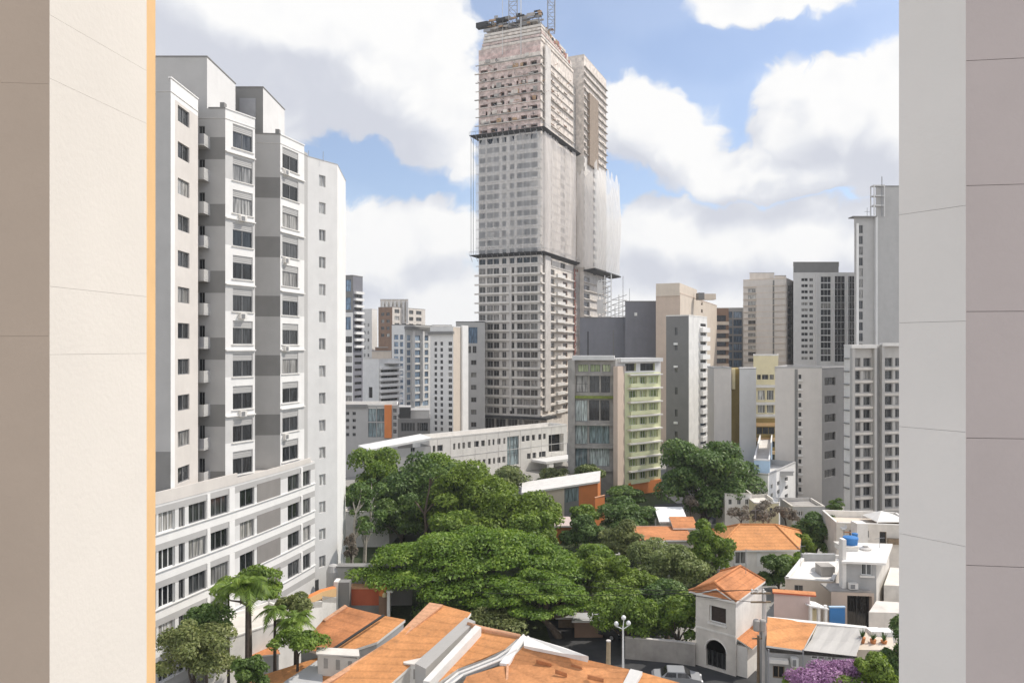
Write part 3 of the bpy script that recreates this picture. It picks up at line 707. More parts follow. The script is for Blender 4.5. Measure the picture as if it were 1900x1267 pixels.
def netmat(name, col, lo, hi):
    m = bpy.data.materials.new(name); m.use_nodes = True; MATS[name] = m; nt = m.node_tree; N = nt.nodes; K = nt.links; N.clear()
    o = N.new('ShaderNodeOutputMaterial'); mx_ = N.new('ShaderNodeMixShader'); t = N.new('ShaderNodeBsdfTransparent'); d = N.new('ShaderNodeBsdfDiffuse'); tl = N.new('ShaderNodeBsdfTranslucent')
    d.inputs[0].default_value = (*col, 1); tl.inputs[0].default_value = (*col, 1); m2 = N.new('ShaderNodeMixShader'); m2.inputs[0].default_value = .4
    K.new(d.outputs[0], m2.inputs[1]); K.new(tl.outputs[0], m2.inputs[2])
    ge = N.new('ShaderNodeNewGeometry'); mp = N.new('ShaderNodeMapping'); mp.inputs['Scale'].default_value = (.55, .55, .09); K.new(ge.outputs['Position'], mp.inputs[0])
    nz_ = N.new('ShaderNodeTexNoise'); nz_.inputs['Scale'].default_value = 1.0; nz_.inputs['Detail'].default_value = 5; K.new(mp.outputs[0], nz_.inputs[0])
    r = N.new('ShaderNodeMapRange'); r.inputs[1].default_value = .3; r.inputs[2].default_value = .7; r.inputs[3].default_value = lo; r.inputs[4].default_value = hi; K.new(nz_.outputs[0], r.inputs[0])
    K.new(r.outputs[0], mx_.inputs[0]); K.new(t.outputs[0], mx_.inputs[1]); K.new(m2.outputs[0], mx_.inputs[2]); K.new(mx_.outputs[0], o.inputs[0])
netmat('net_thin', (.86, .845, .83), .26, .52); netmat('net_dense', (.84, .80, .77), .42, .68); netmat('net_white', (.88, .87, .85), .48, .78)
def net(p0, p1, z0, z1, nrm, mat, nu=26, nz_=10, sag=.35, bulge=1.0):
    m = MB(); rn = random.Random(int(z0 * 10 + p0[0])); off = [[rn.uniform(-sag, sag) * (1 if 0 < i < nu else 0) for i in range(nu + 1)] for j in range(nz_ + 1)]
    g_ = []
    for j in range(nz_ + 1):
        for i in range(nu + 1):
            t = i / nu; f_ = j / nz_; q = p0.lerp(p1, t) + nrm * (off[j][i] * .3 + off[nz_ // 2][i] * .7 + bulge * math.sin(math.pi * min(1, f_ * 1.05)) * (1 - (2 * t - 1) ** 4)); g_.append((q.x, q.y, z0 + (z1 - z0 + (off[2][i] * 7 - 1.2 if j == nz_ else 0)) * f_))
    m.v = g_; i0 = m.m(mat)
    for j in range(nz_):
        for i in range(nu): a_ = j * (nu + 1) + i; m.f.append((a_, a_ + 1, a_ + nu + 2, a_ + nu + 1)); m.mi.append(i0)
    o = b.part(m, 'safety_net'); me = o.data; me.polygons.foreach_set('use_smooth', [True] * len(me.polygons))
net(tp(21.6, -.9), tp(-.9, -.9), 57.4, 94.0, -TV, 'net_thin')
net(tp(-.9, -.9), tp(-.9, 30.6), 57.4, 95.5, -TU, 'net_dense')
net(tp(-6.4, 34), tp(-6.4, 66), 55.6, 92.5, -TU, 'net_white', bulge=2.2)
net(tp(-6.4, 66), tp(4, 67), 55.6, 90.0, TV, 'net_white', nu=10)
net(tp(-.9, 31.5), tp(-6.2, 34), 55.6, 90.0, -TV, 'net_dense', nu=6)
m = MB()                                                         # hanging cables on the far-left corner
for (u, v) in ((22.9, -1.6), (22.2, -1.4)): q = tp(u, v); m.tube([(q.x, q.y, 57.4), (q.x, q.y, 95)], .07, 'charcoal', 5)
b.part(m, 'hanging_cable')
# the unfinished top: formwork, rebar platform and lattice masts
m = MB(); rn = random.Random(5)
for k in range(5):
    zz = 121.7 + k * 1.0
    b.box(LA, LB, 1.0 + .25 * k, 21.0, -.5 + rn.uniform(-.2, .2), .15, zz, zz + .75, ('raw_block', 'raw_brick', 'concrete_warm', 'raw_block', 'concrete_warm')[k], m)
    b.box(RA, RB, .0, 30 - 2 * k, -.5, .15 + rn.uniform(-.1, .2), zz, zz + .75, ('raw_block', 'concrete_warm', 'raw_brick', 'raw_block', 'concrete_warm')[k], m)
b.part(m, 'formwork_wall')
m = MB()
for k in range(22):
    u0 = rn.uniform(-.5, 16); v0 = rn.uniform(-.5, 12); q = tp(u0, v0); l = rn.uniform(2, 6)
    m.box((q.x, q.y, 127.2 + rn.uniform(0, 3.2)), TU.to_3d() * l, TV.to_3d() * rn.uniform(.3, 1.4), (0, 0, rn.uniform(.2, .5)), rn.choice(['charcoal', 'concrete_old', 'steel', 'brown']))
for k in range(30):
    q = tp(rn.uniform(0, 17), rn.uniform(-.3, 2)); z0 = 126.5; m.tube([(q.x, q.y, z0), (q.x + rn.uniform(-.8, .8), q.y, z0 + rn.uniform(1.5, 4.5))], .08, rn.choice(['charcoal', 'steel']), 5)
q = tp(19, 0); m.box((q.x, q.y, 127.6), -TU.to_3d() * 18, TV.to_3d() * 9, (0, 0, .6), 'concrete_old')
for k in range(40):
    q = tp(rn.uniform(-.6, 18), rn.uniform(-.8, .6)); m.box((q.x, q.y, 126.9 + rn.uniform(0, 3.6)), TU.to_3d() * rn.uniform(.8, 3.0), TV.to_3d() * rn.uniform(.3, .8), (0, 0, rn.uniform(.3, 1.1)), rn.choice(['charcoal', 'charcoal', 'concrete_old', 'timber_raw', 'steel', 'grey_dark']))
q = tp(21.5, -1.0); m.box((q.x, q.y, 128.6), -TU.to_3d() * 4, TV.to_3d() * 2, (0, 0, 1.5), 'charcoal')
b.part(m, 'formwork_deck')
def lattice(root_b, q, w, z0, z1, mat, name, rad=.09):
    m = MB(); cs = [(q.x + sx_ * w / 2, q.y + sy_ * w / 2) for sx_, sy_ in ((-1, -1), (1, -1), (1, 1), (-1, 1))]
    for c_ in cs: m.tube([(c_[0], c_[1], z0), (c_[0], c_[1], z1)], rad, mat, 5)
    z = z0; k = 0
    while z < z1 - w:
        for i in range(4):
            a_, c_ = cs[i], cs[(i + 1) % 4]
            if k % 2: a_, c_ = c_, a_
            m.tube([(a_[0], a_[1], z), (c_[0], c_[1], z + w)], rad * .6, mat, 4, cap=False); m.tube([(a_[0], a_[1], z), (c_[0], c_[1], z)], rad * .6, mat, 4, cap=False)
        z += w; k += 1
    return m.build(name, root_b.root)
lattice(b, tp(9.6, 1), 2.6, 127, 150, 'steel', 'crane_mast', .14)
lattice(b, tp(-1.2, 6), 2.2, 126, 150, 'steel', 'crane_mast', .12)
m = MB(); q = tp(6.4, -.2); m.tube([(q.x, q.y, 118), (q.x, q.y, 150)], .16, 'grey_pale', 6); q = tp(12.6, -.2); m.tube([(q.x, q.y, 119), (q.x, q.y, 150)], .1, 'grey_pale', 6); b.part(m, 'guide_pole')
m = MB()
for k in range(14):
    v0 = 4 + k * 1.7; q = tp(-.4, v0); m.box((q.x, q.y, 125.5 - .2 * k + rn.uniform(0, .8)), TU.to_3d() * 1.2, TV.to_3d() * 1.2, (0, 0, rn.uniform(.6, 2.2)), rn.choice(['brown', 'redsteel', 'timber_raw', 'raw_block', 'charcoal']))
b.part(m, 'formwork_debris')
m = MB()
for k in range(150):                                             # props, planks and rebar ends sticking out of the raw floors
    z = rn.choice(z3rows) + rn.uniform(-.6, 1.6)
    if rn.random() < .6: u = rn.uniform(0, 21); q = tp(u, -.1); e = tp(u + rn.uniform(-.6, .6), -rn.uniform(.5, 1.3))
    else: u = rn.uniform(0, 29); q = tp(-.1, u); e = tp(-rn.uniform(.5, 1.2), u + rn.uniform(-.6, .6))
    m.tube([(q.x, q.y, z), (e.x, e.y, z + rn.uniform(-.5, .6))], rn.uniform(.05, .12), rn.choice(['timber_raw', 'steel', 'redsteel', 'charcoal', 'concrete_warm']), 4, cap=False)
for k in range(46):
    z = rn.choice(z3rows) - .1; u = rn.uniform(0, 19); q = tp(u, -.05); m.box((q.x, q.y, z), TU.to_3d() * rn.uniform(.5, 2.2), -TV.to_3d() * rn.uniform(.1, .35), (0, 0, rn.uniform(.3, 1.4)), rn.choice(['raw_block', 'raw_brick', 'concrete_warm', 'concrete_old', 'timber_raw']))
o_ = b.part(m, 'site_props'); o_['kind'] = 'stuff'
# the dark canopy and tall ground storey
m = MB(); b.box(LA, LB, -2, 21.5, .3, 3.0, 6.3, 7.0, 'charcoal', m); b.box(RA, RB, -3, 6, .3, 3.0, 6.3, 7.0, 'charcoal', m); b.part(m, 'canopy')
b.done(100)
# white site scaffold beside the tower
sc_ = thing('scaffold', 'pale lattice scaffold beside the foot of the unfinished tower', 'scaffold', (40, 262, 0))
m = MB(); rn = random.Random(9)
for (px0, px1, y0, d_) in ((1110, 1134, 508, 262), (1134, 1163, 545, 255)):
    for px in np.linspace(px0, px1, 5):
        q = xy(px, d_); zt = zat(y0 + rn.uniform(0, 26), d_); m.tube([(q.x, q.y, 0), (q.x, q.y, zt)], .18, 'frame_white', 5)
    for k in range(16):
        zz = 30 + k * 1.8
        if zz < zat(y0 + 8, d_): a_, c_ = xy(px0, d_), xy(px1, d_); m.tube([(a_.x, a_.y, zz), (c_.x, c_.y, zz)], .16, 'frame_white', 5); m.tube([(a_.x, a_.y, zz), (c_.x, c_.y, zz + 1.8)], .1, 'steel', 4)
m.build('lattice', sc_)
m = MB()
for (x0, x1, y0, y1) in ((1108, 1118, 524, 545), (1108, 1120, 556, 582)):
    a_, c_ = xy(x0, 260), xy(x1, 260); m.abox(a_.x, c_.x, 260, 260.4, zat(y1, 260), zat(y0, 260), 'white')
m.build('sheeting', sc_)
m = MB(); q = xy(1156, 255); m.tube([(q.x, q.y, 30), (q.x, q.y, zat(512, 255))], .09, 'steel', 5); q = xy(1168, 255); m.tube([(q.x, q.y, 30), (q.x, q.y, zat(535, 255))], .07, 'steel', 5); m.build('aerial', sc_)

# ================================================================ the rest of the city
Mbrick('tile_cladding', (.40, .40, .395), (.42, .42, .415), (.34, .34, .335), scale=.5, var=.08)
def cbld(name, label, xl, xc, xr, yt, d, th, mL, mR, L=(), R=(), Ll=None, Lr=None, bL=None, bR=None, roof='concrete', cop='offwhite', depth=.25, group=None, z0=0.0, lim=100, par=.7, up=.25, Q=None):
    """block seen at its near corner: L/R are lists of (columns, rows, style, reference column)"""
    Q0, Q1, Q2, Q3 = Q or corner_pts(xl, xc, xr, d, th, Ll, Lr); zt = zat(yt, d)
    if Q is None and Lr is not None and xr is None: Q2 = Q1 * (1 + Lr / Q1.y); Q3 = Q0 * (1 + Lr / Q0.y)
    c = (Q0 + Q1 + Q2 + Q3) / 4
    b = Bld(name, label, 'building', (c.x, c.y, 0), group)
    hl = []; hr = []
    for (cols, rows_, st, ref) in L: hl += holes_px(Q0, Q1, cols, rows_, st, ref)
    for (cols, rows_, st, ref) in R: hr += holes_px(Q1, Q2, cols, rows_, st, ref)
    def bz(A, B, bb):
        if not bb: return None
        out = []
        for (y0, y1, m, ref) in bb: dd = d_px(A, B, ref); out.append((zat(y1, dd), zat(y0, dd), m))
        return out
    b.face(Q0, Q1, z0, zt, mL, hl, depth, bz(Q0, Q1, bL)); b.face(Q1, Q2, z0, zt, mR, hr, depth, bz(Q1, Q2, bR))
    b.face(Q2, Q3, z0, zt, mR); b.face(Q3, Q0, z0, zt, mL)
    b.cap([Q0, Q1, Q2, Q3], zt, roof, par=par, coping=cop, up=up)
    b.Q = (Q0, Q1, Q2, Q3); b.zt = zt
    return b
def strip(b, A, B, p0, p1, y0, y1, ref, n0, n1, mat, name):
    """a raised band on a wall, read off in photo rows at column ref"""
    d = d_px(A, B, ref); m = MB(); b.box(A, B, u_px(A, B, p0), u_px(A, B, p1), n0, n1, zat(y1, d), zat(y0, d), mat, m); return b.part(m, name)
def rooftop(b, px0, px1, y0, d, dep, mat, name='roof_house', base=None):
    m = MB(); a = xy(px0, d); c = xy(px1, d); k_ = 1 + dep / d; m.prism([tuple(a), tuple(c), tuple(c * k_), tuple(a * k_)], (base if base is not None else b.zt - .9), zat(y0, d), mat)
    a2 = Vector((a.x - .1, d - .1)); c2 = Vector((c.x + .1, d - .1)); m.prism([tuple(a2), tuple(c2), tuple(c2 * k_), tuple(a2 * k_)], zat(y0, d), zat(y0, d) + .2, 'grey_light'); return b.part(m, name)
gA = ('frame_grey', 'glass', 1, 0, 0, False); gW = ('frame_white', 'glass', 1, 0, 0, False); gB = ('frame_grey', 'glass_blue', 1, 0, 0, False)
gD = ('frame_dark', 'glass_black', 1, 0, 0, False); gR = ('frame_grey', 'glass', 4, 0, 0, False); gRB = ('frame_dark', 'glass_blue', 4, 1, 0, False); gP = ('frame_grey', 'glass_pale', 1, 0, 0, False)

# left of the tower
b = cbld('office_tower', 'dark glass tower with white ribbon bands just right of the zigzag block', 600, 655, 673, 512, 185, 22, 'white', 'slate',
    L=[([(604, 651)], (519, 541, 0, 1), gRB, 640), ([(604, 651)], (552, 575, 0, 1), gRB, 640), ([(604, 651)], (588, 612, 0, 1), gRB, 640), ([(604, 653)], (624, 636, 18.3, 12), gR, 640)],
    R=[([(658, 671)], (547, 552, 12.4, 22), gD, 664)], cop='grey_mid', bL=[(512, 580, 'grey_mid', 640)])
for k in range(9): strip(b, b.Q[1], b.Q[2], 657, 672, 541.5 + 12.4 * k, 546 + 12.4 * k, 664, .02, .7, 'white', 'balcony')
b.done()
b = cbld('apartment_tower', 'pale plain far tower rising behind the dark glass tower', 672, 690, 700, 574, 330, 20, 'grey_pale', 'white', L=[([(675, 678), (682, 685)], (600, 606, 14, 10), gP, 680)], lim=60); b.done(40)
b = cbld('apartment_tower', 'brown far tower with a tall glazed crown and curved top', 702, 728, 789, 570, 315, 28, 'brown', 'concrete_warm',
    L=[([(707, 713), (717, 723)], (580, 586, 13, 4), gP, 715)], R=[([(732, 741), (746, 754), (759, 767), (772, 782)], (575, 582, 12.5, 12), gP, 750)], cop='concrete_old')
rooftop(b, 706, 757, 556, 322, 9, 'concrete_warm', base=40)
for px in (709, 716, 724, 731, 739, 747, 754): m = MB(); q = xy(px, 321.6); m.abox(q.x, q.x + .9, q.y - .6, q.y + .3, zat(600, 321), zat(559, 321), 'grey_pale'); b.part(m, 'fin')
b.done(60)
b = cbld('apartment_tower', 'pale blue-white tower with blue windows and a dark roof ledge', 727, 751, 801, 603, 262, 30, 'white', 'white_dirty',
    L=[([(731, 739), (742, 748)], (621, 630, 13.3, 11), gB, 740)], R=[([(755, 762), (770, 780), (784, 795)], (622, 632, 13.6, 10), gB, 770)], cop='grey_mid')
strip(b, b.Q[1], b.Q[2], 750, 803, 606, 611, 770, .02, 1.2, 'grey_mid', 'roof_ledge')
for px in (764, 782): strip(b, b.Q[1], b.Q[2], px, px + 2.5, 615, 745, 770, .02, .8, 'white', 'rib')
b.done()
b = cbld('apartment_building', 'white stepped block with blank flank and white banded balconies below the brown tower', 663, 703, 741, 667, 215, 34, 'white', 'white_dirty',
    L=[([(684, 691)], (718, 738, 0, 1), gD, 688)], R=[([(707, 738)], (686, 692, 10.6, 6), gR, 722)])
for k in range(7): strip(b, b.Q[1], b.Q[2], 704, 742, 679.5 + 10.6 * k, 684.5 + 10.6 * k, 722, .02, 1.1, 'white', 'balcony')
rooftop(b, 690, 726, 652, 222, 6, 'sand'); rooftop(b, 696, 720, 645, 223, 5, 'brown'); rooftop(b, 703, 742, 675, 217, 5, 'white')
b.done()
b = cbld('office_building', 'low grey office with teal glass front and a bright orange upright panel', 633, 738, None, 752, 160, 0, 'grey_light', 'white', Lr=9,
    L=[([(683, 698), (699, 713)], (755, 782, 29, 2), ('frame_grey', 'glass_teal', 1, 1, 0, False), 700), ([(642, 648), (654, 660)], (764, 770, 13, 4), gA, 650), ([(729, 736)], (757, 766, 13, 4), gW, 732)])
strip(b, b.Q[0], b.Q[1], 714, 727, 751, 812, 720, .02, .5, 'orange_paint', 'orange_panel'); strip(b, b.Q[0], b.Q[1], 633, 682, 750, 756, 660, .02, .5, 'grey_mid', 'fascia'); b.done()
b = cbld('commercial_building', 'dark low commercial block between the orange-panel office and the white narrow slab', 738, 798, None, 778, 180, 0, 'grey_dark', 'grey_dark', Lr=12, L=[([(744, 770), (774, 794)], (784, 800, 30, 1), gR, 770)], cop='grey_mid')
rooftop(b, 754, 797, 762, 186, 6, 'grey_light'); rooftop(b, 741, 762, 756, 184, 5, 'charcoal'); b.done()
b = cbld('apartment_tower', 'white narrow slab with small square windows and cream side, left of the unfinished tower', 798, 841, 866, 607, 196, 24, 'white', 'sand',
    L=[([(806, 811), (817, 822), (832, 839)], (634, 641, 11.35, 16), gA, 825)], Lr=None, cop='white_dirty')
strip(b, b.Q[0], b.Q[1], 796, 843, 615, 620, 820, .02, .9, 'grey_mid', 'roof_ledge'); strip(b, b.Q[1], b.Q[2], 855, 866, 604, 810, 860, .02, .5, 'white', 'pilaster')
rooftop(b, 802, 838, 604, 201, 6, 'white'); b.done()
b = cbld('apartment_tower', 'grey block with a blue glass top storey tucked behind the white slab', 846, 900, None, 598, 226, 0, 'grey_light', 'grey_light', Lr=12,
    L=[([(866, 886)], (607, 637, 0, 1), ('frame_grey', 'glass_blue', 0, 0, 0, False), 875), ([(868, 874), (877, 884)], (642, 655, 0, 1), gA, 875), ([(874, 884)], (668, 677, 23, 6), gA, 880)], cop='charcoal'); b.done()
# long white hospital-like block with two rows of windows, and the plain white shed roof left of it
A, B = xy(797, 150), xy(1052, 177); b = Bld('hospital_building', 'long low cream-white block with two rows of small windows in front of the unfinished tower', 'building', (2, 168, 0))
hs = []
for zz, cl in ((7.3, [(803, 808), (811, 822), (841, 845), (850, 854), (858, 863), (868, 874), (880, 889), (893, 900), (906, 910), (914, 918), (923, 929), (934, 938), (968, 974), (976, 983), (987, 993), (999, 1005), (1008, 1013)]),
               (3.2, [(852, 857), (859, 865), (868, 874), (879, 884), (886, 892), (896, 901), (906, 911), (915, 919), (923, 929), (932, 938), (978, 985), (988, 995), (1000, 1013)])):
    for c in cl: hs.append((u_px(A, B, c[0]), u_px(A, B, c[1]), zz - .55, zz + .75, gA))
hs += [(u_px(A, B, 941), u_px(A, B, 963), 1.8, 8.2, ('frame_grey', 'glass_teal', 2, 2, 0, False)), (u_px(A, B, 1018), u_px(A, B, 1046), 3.4, 7.6, ('frame_dark', 'glass_black', 0, 0, 0, False, 1.5))]
b.face(A, B, 0, 9.4, 'offwhite', hs, .3); N_ = Vector((-(B - A).y, (B - A).x)).normalized() * 6
b.face(B, B + N_, 0, 9.4, 'offwhite'); b.face(A + N_, A, 0, 9.4, 'offwhite'); b.cap([A, B, B + N_, A + N_], 9.4, 'concrete', par=.5, up=.3); m = MB()
for k in range(12): u_ = 2 + k * 3.3; b.box(A, B, u_, u_ + .06, .004, .03, .2, 9.3, 'concrete', m)
b.box(A, B, 0, (B - A).length, .004, .06, 5.3, 5.4, 'grey_pale', m); b.part(m, 'wall_joints')
m = MB(); b.box(A, B, u_px(A, B, 985), u_px(A, B, 1050), .2, 5.0, 2.0, 2.5, 'grey_pale', m); b.part(m, 'canopy')
m = MB(); b.box(A, B, u_px(A, B, 991), u_px(A, B, 999), 4.2, 4.9, 0, 2.0, 'white', m); b.part(m, 'canopy_post'); b.done()
b = Bld('warehouse', 'low shed with a gently sloping white roof behind the left trees', 'building', (-24, 146, 0))
A, B = xy(682, 139), xy(800, 146); b.face(A, B, 0, 8.6, 'grey_light', holes_px(A, B, [(762, 770)], (826, 838, 0, 1), gA, 765)); N_ = Vector((-(B - A).y, (B - A).x)).normalized() * 5
b.face(B, B + N_, 0, 8.6, 'grey_light'); m = MB(); m.slab([(*(A - N_ * .1), 8.9), (*(B - N_ * .1), 10.3), (*(B + N_), 10.5), (*(A + N_), 9.1)], .4, 'white_dirty'); b.part(m, 'roof'); b.done()

# right of the tower
b = cbld('blind_wall_building', 'low wide slate-grey block with blank walls, right of the unfinished tower', 1076, 1160, None, 590, 205, 0, 'slate', 'slate', Lr=14, cop='grey_dark', par=.3)
strip(b, b.Q[0], b.Q[1], 1090, 1092, 615, 665, 1090, .004, .06, 'charcoal', 'downpipe'); strip(b, b.Q[0], b.Q[1], 1137, 1139, 612, 665, 1138, .004, .06, 'grey_dark', 'downpipe'); b.done()
b = cbld('blind_wall_building', 'taller blank slate-blue block with one tiny white lamp, left of the beige tower', 1160, 1221, None, 560, 201, 0, 'slate', 'slate', Lr=14, cop='grey_mid', par=.3)
strip(b, b.Q[0], b.Q[1], 1177, 1182, 580, 586, 1180, .004, .2, 'white', 'wall_lamp'); b.done()
b = cbld('apartment_tower', 'tall beige windowless tower with a stepped top, behind the dark grey narrow building', 1217, 1262, 1330, 545, 190, 24, 'tan', 'sand', cop='tan', R=[([(1301, 1304)], (560, 566, 14, 18), gD, 1302)])
Q0, Q1, Q2, Q3 = corner_pts(1217, 1261, 1293, 189.8, 24); m = MB(); m.prism([tuple(q) for q in (Q0, Q1, Q2, Q3)], b.zt - .5, zat(525, 190), 'sand'); b.part(m, 'roof_house')
m = MB(); q = xy(1293, 207); m.abox(q.x, q.x + 1.6, 205, 208, b.zt - .5, zat(543, 205), 'grey_dark'); m.abox(q.x + 1.6, q.x + 4.8, 205, 208, b.zt - .5, zat(545, 205), 'sand'); b.part(m, 'roof_house'); b.done()
b = cbld('apartment_building', 'narrow dark grey building with a pale side and a white strip of balconies', 1236, 1278, 1312, 586, 160, 34, 'grey_dark', 'white_dirty', cop='offwhite',
    L=[([(1252, 1257)], (607, 622, 0, 1), gA, 1255), ([(1252, 1257)], (636, 650, 41, 6), gA, 1255)], R=[([(1299.5, 1310.5)], (600.5, 606, 16.7, 16), gD, 1305)])
for k in range(16): strip(b, b.Q[1], b.Q[2], 1298.5, 1312, 608 + 16.7 * k, 616.5 + 16.7 * k, 1305, .02, .75, 'white', 'balcony')
for y in (636, 678, 782): strip(b, b.Q[0], b.Q[1], 1251, 1258, y, y + 4, 1255, .02, .4, 'white', 'air_conditioner')
b.done()
# glass and green-balcony building with the pink-brown pier
b = cbld('apartment_building', 'glass-fronted building with lime-green balconies split by a brown pier', 1064, 1142, 1226, 668, 138, 18, 'concrete_old', 'lime', cop='grey_pale', depth=.5, Q=(xy(1064, 139.2), xy(1142, 138), xy(1226, 145), xy(1085, 153)),
    L=[([(1072, 1092), (1095, 1114), (1117, 1133)], (676, 690, 0, 1), ('frame_grey', 'glass_green', 1, 0, 0, False), 1100), ([(1069, 1091), (1094, 1112), (1115, 1132)], (697, 728, 0, 1), ('frame_dark', 'glass', 1, 1, 0, True), 1100),
       ([(1067, 1090)], (742, 782, 42, 3), ('frame_grey', 'glass_teal', 1, 0, 0, True), 1080), ([(1093, 1112), (1114, 1131)], (742, 780, 0, 1), ('frame_dark', 'glass', 1, 0, 0, True), 1100),
       ([(1093, 1131)], (788, 823, 42, 2), ('frame_grey', 'glass_teal', 2, 0, 0, True), 1100)],
    R=[([(1167, 1182), (1187, 1200), (1204, 1221)], (699, 712, 25.2, 8), ('frame_white', 'glass_green', 2, 0, 0, False), 1190), ([(1160, 1180), (1188, 1215)], (674, 688, 0, 1), gA, 1190)], Lr=None, bR=[(668, 691, 'grey_pale', 1190)])
Q0, Q1, Q2, Q3 = b.Q
for k in range(8):
    m = MB(); d_ = d_px(Q1, Q2, 1190); z_ = zat(693.5 + 25.2 * k, d_); b.box(Q1, Q2, u_px(Q1, Q2, 1164), u_px(Q1, Q2, 1224), .01, .9, z_ - .25, z_, 'offwhite', m); b.part(m, 'balcony_slab')
    m = MB(); b.box(Q1, Q2, u_px(Q1, Q2, 1165), u_px(Q1, Q2, 1184 + 16 * (k % 3)), .8, .88, z_ - 2.6 + .15, z_ - 1.75, 'lime', m); b.part(m, 'balcony_front')
for y in (692, 734, 784, 826, 868):
    m = MB(); d_ = d_px(Q0, Q1, 1100); b.box(Q0, Q1, -.1, u_px(Q0, Q1, 1139), .01, .5, zat(y + 5, d_), zat(y, d_), 'green_moss' if y == 734 else 'concrete_old', m); b.part(m, 'floor_slab')
m = MB(); m.prism([tuple(q) for q in corner_pts(1138, 1146, 1166, 135, 24, None, None)], 0, zat(680, 135), 'pier_pink' if 'pier_pink' in MATS else 'tan'); b.part(m, 'pier')
m = MB(); q = xy(1061, 138.6); m.abox(q.x - .6, q.x + .5, 138, 140, 0, zat(668, 138), 'concrete_old'); b.part(m, 'pier')
strip(b, Q0, Q1, 1062, 1140, 660, 668, 1100, -4, .9, 'grey_pale', 'roof_ledge'); strip(b, Q1, Q2, 1146, 1224, 664, 671, 1190, -4, .9, 'grey_pale', 'roof_ledge')
strip(b, Q1, Q2, 1166, 1224, 893, 915, 1190, .01, .5, 'orange_paint', 'plinth'); b.done()

# right-hand group
b = cbld('apartment_tower', 'brown block with stacked curved balconies, right of the beige tower', 1322, 1352, None, 572, 250, 0, 'brown', 'tan', Lr=14, L=[([(1328, 1347)], (585, 596, 15.5, 8), gD, 1338)])
for k in range(8): strip(b, b.Q[0], b.Q[1], 1326, 1351, 597 + 15.5 * k, 603 + 15.5 * k, 1338, .02, 1.3, 'tan' if k % 2 else 'sand', 'balcony')
b.done()
b = cbld('office_tower', 'slim blue-grey glass tower between the brown balconies and the round beige tower', 1348, 1380, None, 572, 262, 0, 'grey_light', 'grey_light', Lr=14, L=[([(1352, 1359), (1361, 1377)], (578, 590, 15, 14), ('frame_grey', 'glass_blue', 2, 0, 0, False), 1362)], cop='grey_pale'); b.done()
b = cbld('apartment_tower', 'beige tower with rounded corner bays and a stepped crown', 1379, 1459, 1472, 517, 244, 30, 'bone', 'bone', L=[([(1388, 1402)], (536, 544, 11.7, 12), gP, 1395)], R=[([(1462, 1469)], (530, 541, 14, 10), gA, 1464)], cop='sand', roof='sand')
rooftop(b, 1391, 1436, 507, 256, 5, 'bone'); rooftop(b, 1437, 1458, 512, 254, 5, 'bone')
for p0, p1, n1 in ((1404, 1434, .5), (1437, 1457, .25)): strip(b, b.Q[0], b.Q[1], p0, p1, 527, 690, 1420, .004, n1, 'beige', 'bay')
strip(b, b.Q[0], b.Q[1], 1434, 1437, 520, 690, 1436, .004, .06, 'grey_mid', 'joint')
for k in range(13): strip(b, b.Q[0], b.Q[1], 1379, 1459, 531 + 11.7 * k, 532 + 11.7 * k, 1420, .004, .56, 'sand', 'floor_band')
b.done()
b = cbld('apartment_tower', 'grey tower with small windows left, wide dark glazing right and a flat crown', 1472, 1592, None, 507, 238, 0, 'grey_pale', 'grey_mid', Lr=18,
    L=[([(1487, 1499.5), (1502, 1509)], (516, 522, 11.2, 14), gW, 1500), ([(1523, 1542)], (513, 524, 12.2, 13), ('frame_white', 'glass', 2, 0, 0, False), 1530), ([(1547, 1568), (1572, 1586)], (512, 525, 12.2, 13), ('frame_white', 'glass_black', 2, 0, 0, False), 1560)], cop='grey_pale')
rooftop(b, 1472, 1556, 487, 239, 12, 'grey_mid')
for px in (1512, 1545, 1570): strip(b, b.Q[0], b.Q[1], px, px + 2.6, 508, 680, px, .02, .6, 'grey_pale', 'rib')
b.done()
b = cbld('apartment_tower', 'tall plain grey tower with a rooftop frame and mast, beside the right pillar', 1585, 1640, None, 403, 208, 0, 'grey_light', 'grey_mid', Lr=18, L=[([(1594, 1601)], (418, 433, 20, 12), gA, 1597)], cop='grey_pale')
q = xy(1624, 207.8); m = MB(); r2 = Vector((q.x + 16, 207.6)); m.prism([(q.x, 207.6), tuple(r2), tuple(r2 * 1.08), tuple(Vector((q.x, 207.6)) * 1.08)], 0, zat(347, 207.8), 'grey_light'); m.abox(q.x + .002, q.x + 16.1, 207.5, 208.2, zat(347, 207.8), zat(345, 207.8), 'grey_mid'); b.part(m, 'taller_wing')
strip(b, b.Q[0], b.Q[1], 1588, 1592, 415, 640, 1590, .02, .5, 'white', 'rib'); strip(b, b.Q[0], b.Q[1], 1622, 1626, 403, 640, 1622, .02, .9, 'grey_pale', 'rib')
m = MB(); q0 = xy(1622, 207); q1 = xy(1641, 207)
for q in (q0, q1):
    for y in (207, 209): m.tube([(q.x, y, b.zt), (q.x, y, zat(343, 207))], .18, 'grey_pale', 5)
for yy in (343, 362, 380): m.abox(q0.x - .2, q1.x + .2, 207, 209, zat(yy + 2, 207), zat(yy, 207), 'grey_pale')
m.tube([(q1.x - .7, 207, b.zt), (q1.x - .7, 207, zat(328, 207))], .12, 'steel', 5); b.part(m, 'rooftop_frame')
m = MB(); q = xy(1609, 207.5); m.tube([(q.x, q.y, b.zt), (q.x, q.y, zat(385, 207))], .07, 'steel', 5); m.tube([(q.x - .8, q.y, b.zt + 1.4), (q.x + .8, q.y, b.zt + 1.4)], .05, 'steel', 4); b.part(m, 'aerial')
strip(b, b.Q[0], b.Q[1], 1580, 1624, 402, 404, 1600, -2, 1.0, 'grey_mid', 'roof_ledge'); b.done()
